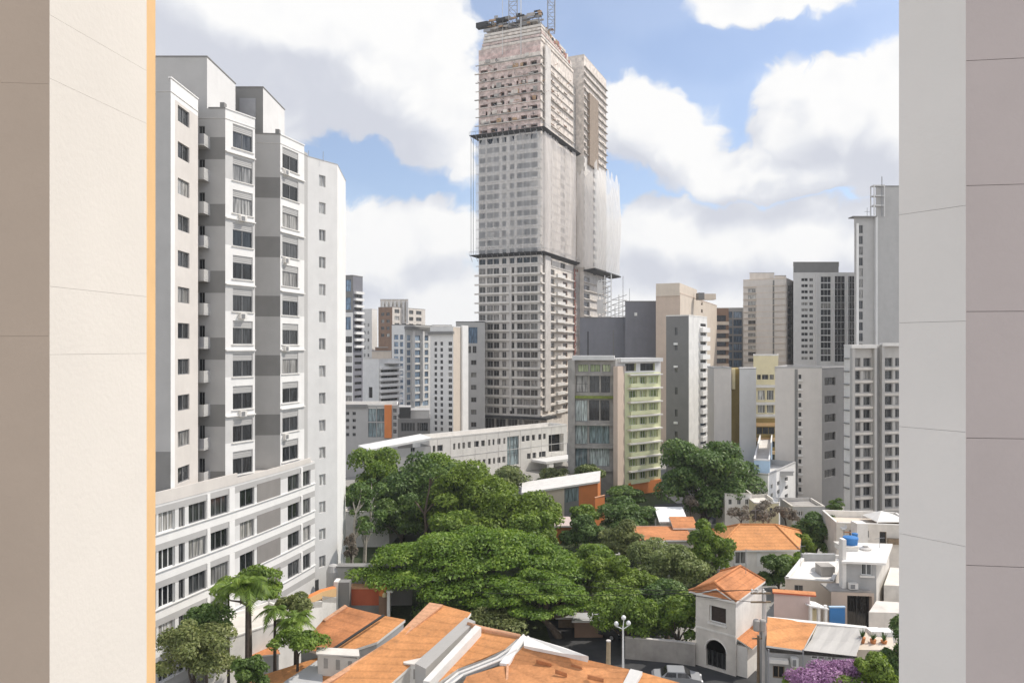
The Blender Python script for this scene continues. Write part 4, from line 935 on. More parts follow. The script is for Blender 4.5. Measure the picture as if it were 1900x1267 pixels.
# plain slabs with the yellow block between them
b = cbld('apartment_building', 'beige and grey windowless slabs with a yellow recess, right behind the big round tree', 1325, 1357, 1372, 684, 136, 8, 'beige', 'beige', Lr=10, cop='grey_light')
m = MB(); q0, q1 = xy(1357, 138.2), xy(1374, 138.2); m.prism([tuple(q0), tuple(q1), tuple(q1 * 1.05), tuple(q0 * 1.05)], 0, zat(684, 138), 'ochre_dark'); m.abox(q0.x, q0.x + .55, 137.6, 138.2, zat(722, 138), zat(684, 138), 'yellow'); b.part(m, 'recess')
m = MB(); q0, q1 = xy(1372, 135.4), xy(1403, 135.4); m.prism([tuple(q0), tuple(q1), tuple(q1 * 1.07), tuple(q0 * 1.07)], 0, zat(684, 135.4), 'grey_pale'); m.abox(q0.x - .05, q1.x + .05, 135.3, 136.0, zat(684, 135.4), zat(682.5, 135.4), 'grey_light'); b.part(m, 'blind_slab'); b.done()
b = cbld('apartment_building', 'yellow banded block squeezed between two plain slabs', 1398, 1444, None, 660, 152, 0, 'yellow', 'yellow', Lr=10, cop='offwhite', depth=.3, L=[([(1405, 1412), (1414, 1426), (1428, 1436)], (695, 704, 0, 1), gA, 1420), ([(1406, 1420), (1423, 1436)], (724, 742, 24, 2), ('frame_white', 'glass_pale', 2, 0, 0, False), 1420), ([(1404, 1438)], (792, 806, 24, 3), ('ochre_dark', 'glass', 2, 0, 0, False), 1420)], bL=[(776, 900, 'ochre_dark', 1420)])
for y in (714, 746, 768): strip(b, b.Q[0], b.Q[1], 1400, 1443, y, y + 5, 1420, .02, .6, 'offwhite', 'floor_slab')
for y in (784, 812, 836): strip(b, b.Q[0], b.Q[1], 1400, 1443, y, y + 6, 1420, .02, .6, 'ochre', 'floor_slab')
b.done()
b = cbld('apartment_building', 'tall plain beige slabs with one column of small windows and a dark grey flank', 1438, 1525, 1566, 683, 126, 10, 'beige', 'grey_dark', Q=(xy(1438, 127), xy(1525, 126), xy(1566, 131), xy(1460, 140)), cop='grey_light',
    L=[([(1481.5, 1487)], (695, 703, 17.4, 13), gD, 1484)], R=[([(1530, 1550)], (700, 715, 34, 6), ('grey_dark', 'glass_black', 1, 0, 0, False), 1540)])
m = MB(); b.box(b.Q[0], b.Q[1], u_px(b.Q[0], b.Q[1], 1474.5), u_px(b.Q[0], b.Q[1], 1480), .004, .05, 0, b.zt - .2, 'grey_mid', m); b.part(m, 'shadow_joint_panel')
for k in range(13): strip(b, b.Q[0], b.Q[1], 1480, 1489, 704.5 + 17.4 * k, 707 + 17.4 * k, 1484, .02, .35, 'offwhite', 'ledge')
b.done()
b = cbld('apartment_building', 'grey gridded apartment block with twin window bays, just left of the right pillar', 1566, 1577, 1690, 642, 118, 78, 'offwhite', 'grid_wall', cop='offwhite', Lr=None, depth=.35,
    R=[([(1583, 1596.5), (1602, 1616), (1640, 1656), (1661, 1674)], (664, 680, 23.9, 12), ('frame_grey', 'glass', 1, 0, 0, True), 1610)])
Q0, Q1, Q2, Q3 = b.Q
for k in range(13):
    strip(b, Q1, Q2, 1578, 1622, 682 + 23.9 * k, 686 + 23.9 * k, 1610, .02, .25, 'concrete_warm', 'floor_band'); strip(b, Q1, Q2, 1632, 1690, 682 + 23.9 * k, 686 + 23.9 * k, 1610, .02, .25, 'concrete_warm', 'floor_band')
for (p0, p1) in ((1577, 1582), (1618, 1622.5), (1632, 1637)): strip(b, Q1, Q2, p0, p1, 640, 955, 1610, .02, .6, 'grid_wall', 'pilaster')
strip(b, Q1, Q2, 1623, 1631.5, 645, 955, 1627, .004, .03, 'grey_mid', 'recess_panel')
strip(b, Q1, Q2, 1575, 1622, 640, 646, 1600, .02, .7, 'offwhite', 'parapet_band'); strip(b, Q1, Q2, 1632, 1690, 636, 642, 1650, .02, .7, 'offwhite', 'parapet_band')
for k in range(11): strip(b, Q0, Q1, 1566.5, 1576.5, 664 + 24 * k, 666 + 24 * k, 1571, .01, .2, 'grey_mid', 'ledge')
b.done(130)
# light blue house and small white terraces at the foot of the slabs
b = cbld('house', 'small light blue rooftop house behind the round tree', 1399, 1428, 1441, 855, 118, 20, 'blue_pale', 'blue_pale', L=[([(1403, 1408)], (862, 870, 0, 1), gB, 1405)], R=[([(1432, 1438)], (866, 876, 0, 1), gA, 1435)], z0=0, cop='white'); b.done()
b = cbld('house', 'small white terrace house with small windows below the light blue house', 1372, 1425, 1476, 882, 112, 36, 'white', 'white_dirty', R=[([(1430, 1434), (1442, 1447), (1456, 1462)], (892, 900, 16, 3), gA, 1445)], L=[([(1382, 1388), (1398, 1404), (1412, 1418)], (895, 903, 16, 3), gA, 1400)], cop='grey_light'); rooftop(b, 1438, 1472, 876, 117, 3, 'grey_light'); b.done()

# ================================================================ houses, roofs and yards
def Mtile(name, c, rows=7.5, var=.13):
    m = bpy.data.materials.new(name); m.use_nodes = True; MATS[name] = m; nt = m.node_tree; N = nt.nodes; K = nt.links; bs = N['Principled BSDF']
    bs.inputs['Roughness'].default_value = .85; bs.inputs['Specular IOR Level'].default_value = .2
    ge = N.new('ShaderNodeNewGeometry'); sp = N.new('ShaderNodeSeparateXYZ'); K.new(ge.outputs['Position'], sp.inputs[0])
    n1 = N.new('ShaderNodeTexNoise'); n1.inputs['Scale'].default_value = .35; n1.inputs['Detail'].default_value = 7; n1.inputs['Roughness'].default_value = .7; K.new(ge.outputs['Position'], n1.inputs['Vector'])
    n2 = N.new('ShaderNodeTexNoise'); n2.inputs['Scale'].default_value = 5; n2.inputs['Detail'].default_value = 3; K.new(ge.outputs['Position'], n2.inputs['Vector'])
    z = N.new('ShaderNodeMath'); z.operation = 'MULTIPLY'; z.inputs[1].default_value = rows; K.new(sp.outputs[2], z.inputs[0])
    za = N.new('ShaderNodeMath'); za.operation = 'MULTIPLY_ADD'; za.inputs[1].default_value = .35; K.new(n2.outputs[0], za.inputs[0]); K.new(z.outputs[0], za.inputs[2])
    fr = N.new('ShaderNodeMath'); fr.operation = 'FRACT'; K.new(za.outputs[0], fr.inputs[0])
    r1 = N.new('ShaderNodeMapRange'); r1.inputs[1].default_value = 0; r1.inputs[2].default_value = .35; r1.inputs[3].default_value = .80; r1.inputs[4].default_value = 1; K.new(fr.outputs[0], r1.inputs[0])
    r2 = N.new('ShaderNodeMapRange'); r2.inputs[1].default_value = .3; r2.inputs[2].default_value = .7; r2.inputs[3].default_value = 1 - var; r2.inputs[4].default_value = 1 + var; K.new(n1.outputs[0], r2.inputs[0])
    r3 = N.new('ShaderNodeMapRange'); r3.inputs[1].default_value = .3; r3.inputs[2].default_value = .7; r3.inputs[3].default_value = .9; r3.inputs[4].default_value = 1.1; K.new(n2.outputs[0], r3.inputs[0])
    a = N.new('ShaderNodeMath'); a.operation = 'MULTIPLY'; K.new(r1.outputs[0], a.inputs[0]); K.new(r2.outputs[0], a.inputs[1])
    b_ = N.new('ShaderNodeMath'); b_.operation = 'MULTIPLY'; K.new(a.outputs[0], b_.inputs[0]); K.new(r3.outputs[0], b_.inputs[1])
    v = N.new('ShaderNodeVectorMath'); v.operation = 'SCALE'; v.inputs[0].default_value = c; K.new(b_.outputs[0], v.inputs['Scale']); n4 = N.new('ShaderNodeTexNoise'); n4.inputs['Scale'].default_value = .9; n4.inputs['Detail'].default_value = 8; n4.inputs['Roughness'].default_value = .75; K.new(ge.outputs['Position'], n4.inputs['Vector'])
    r4 = N.new('ShaderNodeMapRange'); r4.inputs[1].default_value = .56; r4.inputs[2].default_value = .72; r4.inputs[3].default_value = 0; r4.inputs[4].default_value = .55; K.new(n4.outputs[0], r4.inputs[0])
    mxc = N.new('ShaderNodeMix'); mxc.data_type = 'RGBA'; K.new(r4.outputs[0], mxc.inputs[0]); K.new(v.outputs[0], mxc.inputs[6]); mxc.inputs[7].default_value = (.20, .12, .075, 1); K.new(mxc.outputs[2], bs.inputs['Base Color'])
    bp = N.new('ShaderNodeBump'); bp.inputs['Strength'].default_value = .5; bp.inputs['Distance'].default_value = .03; K.new(fr.outputs[0], bp.inputs['Height']); K.new(bp.outputs[0], bs.inputs['Normal'])
Mtile('tile', (.58, .265, .105), rows=4.2, var=.24); Mtile('tile_old', (.50, .21, .09), rows=4.2, var=.34); Mtile('tile_pale', (.62, .34, .20)); Mtile('tile_flat', (.55, .25, .105), rows=4.2, var=.26)
M('plaster', (.66, .62, .56), var=.10, streak=.18, scale=1.2); M('plaster_white', (.76, .73, .68), var=.08, streak=.14, scale=1.2); M('plaster_grey', (.40, .395, .385), var=.10, streak=.2)
M('zinc', (.50, .50, .50), rough=.5, var=.08); M('gravel_wall', (.14, .14, .145), var=.4, scale=6, bump=.5); M('timber', (.24, .18, .12), var=.25, scale=3); M('timber_pale', (.42, .33, .22), var=.2, scale=3)
M('awning', (.45, .43, .40), var=.06, rough=.7); M('lawn', (.045, .06, .022), var=.4, scale=2.5, rough=1)
M('green_leaf', (.07, .14, .03), var=.3); M('car_silver', (.30, .305, .31), rough=.3, var=.03, spec=.6); M('rubber', (.02, .02, .02), rough=.8)

# streets and yards as sheets on the ground
def sheet(name, pts, z, mat):
    m = MB(); m.face([tuple(G(px, py, z)) for px, py in pts][::-1], mat); o = m.build(name); o['kind'] = 'structure'
    me = o.data
    if me.polygons[0].normal.z < 0: me.flip_normals()
    return o
sheet('garden_ground', [(560, 1165), (640, 985), (760, 945), (1060, 905), (1215, 905), (1330, 985), (1330, 1120), (1180, 1190), (900, 1240)], .004, 'lawn')
sheet('road', [(1010, 1152), (1110, 1148), (1300, 1215), (1440, 1255), (1500, 1330), (1150, 1330), (1030, 1215)], .008, 'asphalt')
sheet('road', [(1215, 935), (1480, 925), (1560, 938), (1560, 972), (1430, 968), (1215, 975)], .008, 'asphalt')
sheet('yard', [(1480, 1060), (1690, 1040), (1720, 1290), (1480, 1290)], .008, 'sand')

def hip(b, c0, c1, c2, c3, ze, rise, inset, over, mat, axis=0, name='roof', t=.18):
    """hip roof on four plan corners (counter-clockwise); axis 0: ridge along c0-c1"""
    cs = [Vector(c[:2]) for c in (c0, c1, c2, c3)]; ctr = sum(cs, Vector((0, 0))) / 4
    cs = [c + (c - ctr).normalized() * over for c in cs]
    if axis: cs = cs[1:] + cs[:1]
    a = (cs[0] + cs[3]) / 2; e = (cs[1] + cs[2]) / 2; d = (e - a).normalized(); r0 = a + d * inset; r1 = e - d * inset
    E = [(c.x, c.y, ze) for c in cs]; A_ = (r0.x, r0.y, ze + rise); B_ = (r1.x, r1.y, ze + rise); m = MB()
    m.slab([E[0], E[1], B_, A_], t, mat, 'plaster_white'); m.slab([E[2], E[3], A_, B_], t, mat, 'plaster_white')
    m.slab([E[1], E[2], B_], t, mat, 'plaster_white'); m.slab([E[3], E[0], A_], t, mat, 'plaster_white')
    o = b.part(m, name); k = MB()
    up = Vector((0, 0, .05))
    for p, q in ((A_, B_), (E[0], A_), (E[1], B_), (E[2], B_), (E[3], A_)):
        k.tube([Vector(p) + up, Vector(q) + up], .11, mat, 6)
    k.build('ridge_tiles', o); return o

# orange hip-roofed house with the white double window
A, B = xy(1335, 88), xy(1474, 88.5); b = Bld('house', 'white house with a big orange hip roof and one white double window', 'house', (29, 92, 0))
C2, C3 = xy(1482, 96.5), xy(1330, 97); ST = ('frame_white', 'glass', 1, 0, 0, True)
b.face(A, B, 0, 4.0, 'plaster_white', holes_px(A, B, [(1364, 1384)], (1023, 1046, 0, 1), ST, 1374)); b.face(B, C2, 0, 4.0, 'plaster_white'); b.face(C2, C3, 0, 4.0, 'plaster'); b.face(C3, A, 0, 4.0, 'plaster')
strip(b, A, B, 1404, 1411, 1024, 1050, 1408, .004, .05, 'white', 'door'); hip(b, A, B, C2, C3, 4.0, 1.9, 3.2, .7, 'tile')
for p0, p1, y0, y1 in ((1362, 1364, 1021, 1049), (1384, 1386, 1021, 1049), (1364, 1384, 1020, 1023), (1361, 1387, 1046, 1049)): strip(b, A, B, p0, p1, y0, y1, 1374, .004, .09, 'white', 'window_surround')
b.done()
# house with the arched window
D0, D1 = xy(1291, 65.4), xy(1365, 63); b = Bld('house', 'two-storey white house with a dark arched window, orange roof and small front gable', 'house', (19.5, 66.5, 0))
sv = Vector((3.95, 5.1)); D2 = D1 + sv; D3 = D0 + sv
dd = d_px(D0, D1, 1330); DW = ('frame_white', 'brown_dark', 0, 0, 0, True)
# the arched opening is cut as an 8-step arch
u0, u1 = u_px(D0, D1, 1310), u_px(D0, D1, 1347); zb = zat(1240, dd) ; zt = zat(1188, dd); ru = (u1 - u0) / 2; zc = zt - ru; um = (u0 + u1) / 2
hs = [(u0, u1, zb, zc, None)]
for k in range(10):
    a0, a1 = zc + ru * k / 10, zc + ru * (k + 1) / 10; hw_ = ru * math.sqrt(max(0, 1 - ((k + .5) / 10) ** 2)); hs.append((um - hw_, um + hw_, a0, a1, None))
hs += holes_px(D0, D1, [(1316, 1347)], (1125, 1156, 0, 1), DW, 1330)
b.face(D0, D1, 0, 6.45, 'plaster', hs, depth=.3); b.face(D1, D2, 0, 6.45, 'plaster_white'); b.face(D2, D3, 0, 6.45, 'plaster'); b.face(D3, D0, 0, 6.45, 'plaster')
m = MB(); Ud = (D1 - D0).normalized(); Nd = Vector((Ud.y, -Ud.x)); q = D0 - Nd * .28; m.face([(q.x + Ud.x * (um - ru), q.y + Ud.y * (um - ru), zb)] + [(q.x + Ud.x * (um + ru * math.cos(t)), q.y + Ud.y * (um + ru * math.cos(t)), zc + ru * math.sin(t)) for t in np.linspace(0, math.pi, 13)][:13] , 'glass') if False else None
pts = [(q.x + Ud.x * (um - ru), q.y + Ud.y * (um - ru), zb), (q.x + Ud.x * (um + ru), q.y + Ud.y * (um + ru), zb)] + [(q.x + Ud.x * (um + ru * math.cos(t)), q.y + Ud.y * (um + ru * math.cos(t)), zc + ru * math.sin(t)) for t in np.linspace(.05, math.pi - .05, 13)]
m.face(pts, 'glass_black'); aw = b.part(m, 'arched_window'); m = MB()
for f in (-.5, 0, .5): p_ = q + Ud * (um + ru * f) + Nd * .02; m.abox(p_.x - .03, p_.x + .03, p_.y - .03, p_.y + .03, zb, zc, 'frame_dark')
m.build('mullion', aw)
m = MB(); prev = None
for t in np.linspace(0, math.pi, 15):
    p_ = D0 + Ud * (um + (ru + .10) * math.cos(t)) + Nd * .03; cur_ = (p_.x, p_.y, zc + (ru + .10) * math.sin(t))
    if prev: m.tube([prev, cur_], .08, 'plaster_white', 5)
    prev = cur_
m.build('arch_moulding', aw)
strip(b, D0, D1, 1314, 1349, 1156, 1159, 1330, .004, .18, 'plaster_white', 'sill'); strip(b, D0, D1, 1291, 1365, 1170, 1173, 1330, .004, .06, 'plaster_white', 'string_course')
hip(b, D0 - Ud * .3, D1, D2, D3 - Ud * .3, 6.5, 1.05, .5, .40, 'tile_old', axis=1)
m = MB(); g0 = D0 + Ud * .6 + Nd * .1; g1 = D1 - Ud * .1 + Nd * .1; gm2 = (g0 + g1) / 2; ba = -Nd * 3.0
m.face([(g0.x, g0.y, 6.5), (g1.x, g1.y, 6.5), (gm2.x, gm2.y, 7.1)], 'plaster_grey'); b.part(m, 'gable_wall'); m = MB()
for s0 in (g0, g1):
    o_ = s0 + (s0 - gm2).normalized() * .3; f_ = Nd * .25
    m.slab([(o_.x + f_.x, o_.y + f_.y, 6.45), (gm2.x + f_.x, gm2.y + f_.y, 7.25), (gm2.x + ba.x, gm2.y + ba.y, 7.25), (o_.x + ba.x * .3, o_.y + ba.y * .3, 6.45)], .12, 'tile_old', 'plaster_white')
b.part(m, 'gable_roof')
m = MB(); a_ = D1 + sv * .02; b.box(D1, D2, .3, 5.2, .01, .9, 0, 2.6, 'plaster_white', m); b.part(m, 'side_annex'); m = MB(); p0 = D1 + Vector((.2, .2)); n2_ = Vector((sv.y, -sv.x)).normalized()
m.slab([(*(p0 - n2_ * .05), 3.15), (*(p0 + sv * .9 - n2_ * .05), 3.15), (*(p0 + sv * .9 + n2_ * 1.3), 2.6), (*(p0 + n2_ * 1.3), 2.6)], .12, 'tile_old', 'plaster'); b.part(m, 'annex_roof'); b.done()

# flat white roofed house with the blue tank tower
b = Bld('house', 'low house with a broad white flat roof and parapet behind the pink house', 'house', (29.5, 78, 0))
A, B = xy(1457, 74), xy(1546, 73); C2, C3 = xy(1568, 82), xy(1494, 83)
zt = 4.9; b.face(A, B, 0, zt, 'sand', holes_px(A, B, [(1474, 1490)], (1085, 1098, 0, 1), gA, 1480)); b.face(B, C2, 0, zt, 'plaster'); b.face(C2, C3, 0, zt, 'plaster'); b.face(C3, A, 0, zt, 'plaster_white'); b.cap([A, B, C2, C3], zt, 'plaster_white', par=.25, coping='plaster_white', wt_=.3)
m = MB(); q = xy(1520, 76); m.abox(q.x, q.x + 1.4, 75.5, 77, zt - .25, zt + .75, 'concrete_old'); b.part(m, 'chimney'); m = MB(); q = xy(1496, 80); m.abox(q.x, q.x + 3.6, 81, 81.4, zt - .25, zt + .5, 'plaster_grey'); b.part(m, 'upstand'); b.done()
b = Bld('house', 'grey cube house with a white overhanging roof slab and one white window', 'house', (32.5, 72, 0))
A, B = xy(1567, 70.5), xy(1626, 70); C2, C3 = xy(1650, 75), xy(1585, 75.5); zt = 7.6
b.face(A, B, 0, zt, 'plaster_grey', holes_px(A, B, [(1598, 1618)], (1043, 1067, 0, 1), ('frame_white', 'glass_pale', 1, 0, 0, True), 1608)); b.face(B, C2, 0, zt, 'plaster'); b.face(C2, C3, 0, zt, 'plaster'); b.face(C3, A, 0, zt, 'plaster_grey')
m = MB(); m.slab([(A.x - .5, A.y - .5, zt + .2), (B.x + .6, B.y - .6, zt + .2), (C2.x + .5, C2.y + .3, zt + .45), (C3.x - .3, C3.y + .3, zt + .45)], .2, 'plaster_white'); b.part(m, 'roof'); strip(b, A, B, 1595, 1622, 1067, 1070, 1608, .004, .2, 'plaster_white', 'sill')
m = MB(); q = xy(1560, 70.8); m.abox(q.x, q.x + .36, 70.4, 71.2, 0, zat(1000, 70.6), 'plaster_white'); b.part(m, 'chimney'); b.done()
def tank(px, py, d, w, h, name='water_tank', label=''):
    t = thing(name, label, 'water tank', tuple(P(px, py, d))); p = P(px, py, d); r = w / 2
    m = MB(); m.lathe(p, [(r * .86, 0), (r, h * .85), (r * 1.03, h * .86), (r * 1.03, h * .92), (r, h * .92)], 'blue', 20); m.build('body', t); m = MB(); m.lathe((p.x, p.y, p.z + h * .92), [(r * 1.04, 0), (r * .95, h * .08), (r * .25, h * .16)], 'blue', 20); m.build('lid', t)
b = Bld('rooftop_stand', 'white rooftop stand carrying the larger blue water tank', 'stand', (xy(1578, 74).x, 74, 0)); q0, q1 = xy(1565, 73), xy(1593, 73)
b.w.abox(q0.x, q1.x, 73, 75, 7.8, zat(1016, 73), 'plaster_white'); m = MB(); m.abox(q0.x - .1, q1.x + .1, 72.9, 75.1, zat(1016, 73), zat(1016, 73) + .1, 'plaster'); b.part(m, 'top_slab'); b.done()
tank(1578, 1016, 74, 1.45, 1.1, label='larger blue water tank on the white rooftop stand'); tank(1586, 999, 82, .65, .6, label='small dark blue water tank behind the larger blue one')
# beige terrace house with arched door and tent
b = Bld('house', 'beige terrace house with a dark arched door below the gridded apartment block', 'house', (44, 90, 0)); A, B = xy(1552, 90), xy(1700, 88.5)
b.face(A, B, 0, zat(972, 89.5), 'plaster', holes_px(A, B, [(1632, 1645)], (986, 1008, 0, 1), ('timber', 'glass_black', 0, 0, 0, False), 1638) + holes_px(A, B, [(1604, 1612), (1576, 1584)], (984, 996, 0, 1), gA, 1600)); N_ = Vector((-(B - A).y, (B - A).x)).normalized() * 7
b.face(A + N_, A, 0, zat(972, 89.5), 'plaster'); b.cap([A, B, B + N_, A + N_], zat(972, 89.5), 'sand', coping='plaster_white'); strip(b, A, B, 1646, 1700, 998, 1008, 1660, .01, .5, 'timber', 'railing'); strip(b, A, B, 1604, 1612, 996, 999, 1608, .02, .4, 'plaster_white', 'sill')
m = MB(); q = xy(1580, 89); m.abox(q.x, q.x + 1.3, 87.6, 89.2, 0, zat(968, 88.5), 'plaster_white'); b.part(m, 'stair_tower'); m = MB(); q0, q1 = xy(1556, 90), xy(1580, 90)
m.slab([(q0.x, 90, zat(985, 90)), (q1.x, 89.6, zat(985, 90)), (q1.x, 94, zat(966, 94)), (q0.x + 1.2, 94, zat(966, 94))], .15, 'tile_pale'); b.part(m, 'side_roof'); b.done()
t = thing('gazebo', 'cream peaked tent roof on the beige terrace by the right pillar', 'gazebo', (xy(1655, 92).x, 92, zat(972, 89.5))); m = MB(); q0, q1 = xy(1628, 91), xy(1690, 91); zz = zat(968, 91); ap = ((q0.x + q1.x) / 2 - .6, 93, zz + .95)
cs = [(q0.x, 91, zz), (q1.x, 91, zz), (q1.x, 95, zz), (q0.x, 95, zz)]
for i in range(4): m.slab([cs[i], cs[(i + 1) % 4], ap], .06, 'plaster_white')
m.build('canopy', t)
for c_ in cs: m = MB(); m.tube([(c_[0], c_[1], zat(972, 89.5) - .6), (c_[0], c_[1], zz)], .06, 'frame_white', 6); m.build('post', t)
# pink house
b = Bld('house', 'small pale pink house with an orange coping and white porch', 'house', (25, 68, 0)); A, B = xy(1436, 66.5), xy(1502, 66); C2, C3 = xy(1503, 66.7), xy(1437, 67.1); zt = zat(1102, 66)
b.face(A, B, 0, zt, 'pink'); b.face(B, C2, 0, zt, 'plaster_white'); b.face(C2, C3, 0, zt, 'pink'); b.face(C3, A, 0, zt, 'pink'); m = MB(); m.slab([(A.x - .2, A.y - .25, zt + .12), (B.x + .5, B.y - .25, zt - .02), (C2.x + .5, C2.y, zt + .0), (C3.x - .2, C3.y, zt + .14)], .14, 'tile_old', 'red_paint'); b.part(m, 'roof')
m = MB()
for px in (1501, 1516, 1529): q = xy(px, 65.6); m.abox(q.x, q.x + .22, 65.4, 65.7, 0, zat(1122, 65.6), 'white')
q0, q1 = xy(1499, 65.4), xy(1535, 65.4); m.slab([(q0.x, 65.0, zat(1120, 65.4)), (q1.x, 65.0, zat(1126, 65.4)), (q1.x, 68, zat(1116, 68)), (q0.x, 68, zat(1110, 68))], .12, 'white'); b.part(m, 'porch'); m = MB(); q0, q1 = xy(1506, 66.2), xy(1516, 66.2); m.abox(q0.x, q1.x, 66.1, 66.3, 0, zat(1130, 66.2), 'yellow'); b.part(m, 'door'); b.done()
b = Bld('garden_wall', 'bright blue panel wall right of the white porch', 'wall', (xy(1553, 68).x, 68, 0)); q0, q1 = xy(1540, 68), xy(1568, 68); b.w.abox(q0.x, q1.x, 68, 68.2, 0, zat(1127, 68), 'blue'); m = MB(); m.abox(q0.x - .05, q1.x + .05, 67.95, 68.25, zat(1127, 68), zat(1125, 68), 'blue_pale'); b.part(m, 'coping'); b.done()
b = Bld('shed', 'brown shed with a dark open bay behind the blue panel wall', 'shed', (xy(1575, 71).x, 71, 0)); q0, q1 = xy(1542, 69.6), xy(1622, 69.2); A, B = q0, q1
b.face(A, B, 0, zat(1098, 69.5), 'tan', [(u_px(A, B, 1572), u_px(A, B, 1618), .05, zat(1104, 69.5), ('frame_dark', 'glass_black', 1, 0, 0, False, .8))]); b.roof.abox(q0.x, q1.x, 69.7, 72, zat(1098, 69.5) - .1, zat(1098, 69.5) + .05, 'concrete_old'); b.done()
# orange roof and grey awning house in front
b = Bld('house', 'low house with half orange tile roof and half grey canvas awning', 'house', (24, 60, 0))
A, B = xy(1424, 57.6), xy(1592, 56.4); zt = 4.3
ST2 = ('frame_white', 'glass', 1, 0, 0, True)
b.face(A, B, 0, zt, 'plaster_grey', holes_px(A, B, [(1505, 1531), (1536, 1551)], (1212, 1224, 0, 1), ST2, 1520) + holes_px(A, B, [(1434, 1456)], (1235, 1258, 0, 1), ('timber', 'glass_black', 1, 0, 0, True), 1445))
N_ = Vector((-(B - A).y, (B - A).x)).normalized() * 4.4; b.face(B, B + N_, 0, zt, 'plaster'); b.face(A + N_, A, 0, zt, 'plaster_grey'); b.face(B + N_, A + N_, 0, zt, 'plaster')
m = MB(); m.slab([P(1422, 1197, 57.2), P(1490, 1206, 56.8), P(1500, 1185, 58.2), P(1517, 1155, 61.2), P(1424, 1144, 62)], .14, 'tile', 'plaster_white'); b.part(m, 'tile_roof')
m = MB(); n_ = 8
lo = [P(1491 + (1588 - 1491) * t, 1206 + 11 * t, 56.7 - .6 * t) for t in np.linspace(0, 1, n_)]; hi = [P(1518 + (1606 - 1518) * t, 1157 + 6 * t, 61.2 - .9 * t) for t in np.linspace(0, 1, n_)]
for i in range(n_ - 1):
    ml0 = (lo[i] + hi[i]) / 2 - Vector((0, 0, .22 - .1 * (i % 2))); ml1 = (lo[i + 1] + hi[i + 1]) / 2 - Vector((0, 0, .22 - .1 * ((i + 1) % 2)))
    m.face([lo[i], lo[i + 1], ml1, ml0], 'awning'); m.face([ml0, ml1, hi[i + 1], hi[i]], 'awning')
o_ = b.part(m, 'awning')
m = MB(); m.slab([P(1424, 1143, 62.2), P(1608, 1161, 60.4), P(1608, 1165, 60.1), P(1424, 1147, 61.9)], .3, 'plaster_white'); b.part(m, 'ridge_coping')
strip(b, A, B, 1424, 1461, 1219, 1226, 1440, .02, .5, 'plaster_white', 'fascia'); m = MB()
for px in (1426, 1490): q = xy(px, 56.6); m.tube([(q.x, q.y, 0), (q.x, q.y, zat(1204, 56.6))], .06, 'steel', 6)
b.part(m, 'post'); b.done()
b = Bld('patio', 'pale concrete patio wall and steps right of the grey awning', 'terrace', (36, 64, 0)); 
m = b.w; m.slab([P(1590, 1205, 58), P(1660, 1205, 58), P(1655, 1175, 60.5), P(1606, 1172, 60.5)], 1.6, 'sand'); lw = MB(); lw.slab([P(1612, 1135, 66), P(1690, 1137, 66), P(1690, 1118, 68), P(1626, 1114, 68)], 2.6, 'concrete_warm'); b.part(lw, 'middle_slab')
r_ = MB(); r_.slab([P(1640, 1085, 71), P(1700, 1088, 71), P(1700, 1055, 75), P(1652, 1052, 75)], 3.0, 'plaster'); b.part(r_, 'upper_slab'); m = MB()
for (px, py) in ((1628, 1183), (1648, 1184)): p = P(px, py, 60); m.abox(p.x - .5, p.x + .5, 60, 61.0, p.z - .5, p.z + .5, 'white')
b.part(m, 'planter'); b.done()

# foreground row of orange roofs (party walls between)
def rpoly(pts): return [G(px, py, z) for px, py, z in pts]
def roofhouse(name, label, pts, wallmat, mat='tile', t=.2, extra=None, foot=None):
    c = sum((Vector(p) for p in rpoly(pts)), Vector()) / len(pts); b = Bld(name, label, 'house', (c.x, c.y, 0)); pp = rpoly(pts)
    m = MB(); m.slab(pp, t, mat, 'plaster_white'); b.part(m, 'roof')
    fp = [(p.x + (c.x - p.x) * .05, p.y + (c.y - p.y) * .05) for p in pp]; zl = min(p.z for p in pp) - t - .02
    n = len(pp)
    for i in range(n):
        j = (i + 1) % n; b.w.face([(*fp[i], 0), (*fp[j], 0), (*fp[j], pp[j].z - t - .05), (*fp[i], pp[i].z - t - .05)], wallmat)
    return b
gr = 'orange roofs of the front row'
b = roofhouse('house', 'leftmost front house with a dull orange roof ending at the black gutter', [(640, 1124, 6.6), (709, 1141, 6.6), (603, 1212, 5.2), (555, 1200, 5.2), (600, 1149, 6.0)], 'plaster_grey', 'tile_old'); b.root['group'] = gr
m = MB(); m.tube([G(712, 1141, 6.75), G(604, 1213, 5.35)], .10, 'charcoal', 8); b.part(m, 'gutter'); m = MB(); m.slab(rpoly([(640, 1121, 6.72), (645, 1124, 6.72), (604, 1151, 6.1), (599, 1149, 6.1)]), .12, 'tile_pale'); b.part(m, 'verge'); b.done()
b = roofhouse('house', 'small front house with a bright orange roof right of the black gutter', [(715, 1142, 6.5), (752, 1149, 6.5), (700, 1190, 5.6), (660, 1203, 5.3), (608, 1214, 5.1)], 'plaster_grey'); b.root['group'] = gr; b.done()
b = roofhouse('house', 'longest front house, its orange roof running to the lower left with a pale ridge strip', [(818, 1121, 8.6), (874, 1136, 8.5), (862, 1152, 8.2), (760, 1236, 6.6), (700, 1290, 5.6), (570, 1290, 5.6), (640, 1244, 6.4)], 'plaster'); b.root['group'] = gr
m = MB(); m.slab(rpoly([(797, 1117, 8.75), (822, 1121, 8.75), (735, 1191, 7.3), (728, 1186, 7.3)]), .14, 'tile_pale'); b.part(m, 'ridge_strip'); m = MB(); m.slab(rpoly([(728, 1184, 7.25), (734, 1190, 7.25), (570, 1291, 5.75), (556, 1291, 5.75)]), .14, 'tile_pale'); b.part(m, 'verge'); b.done()
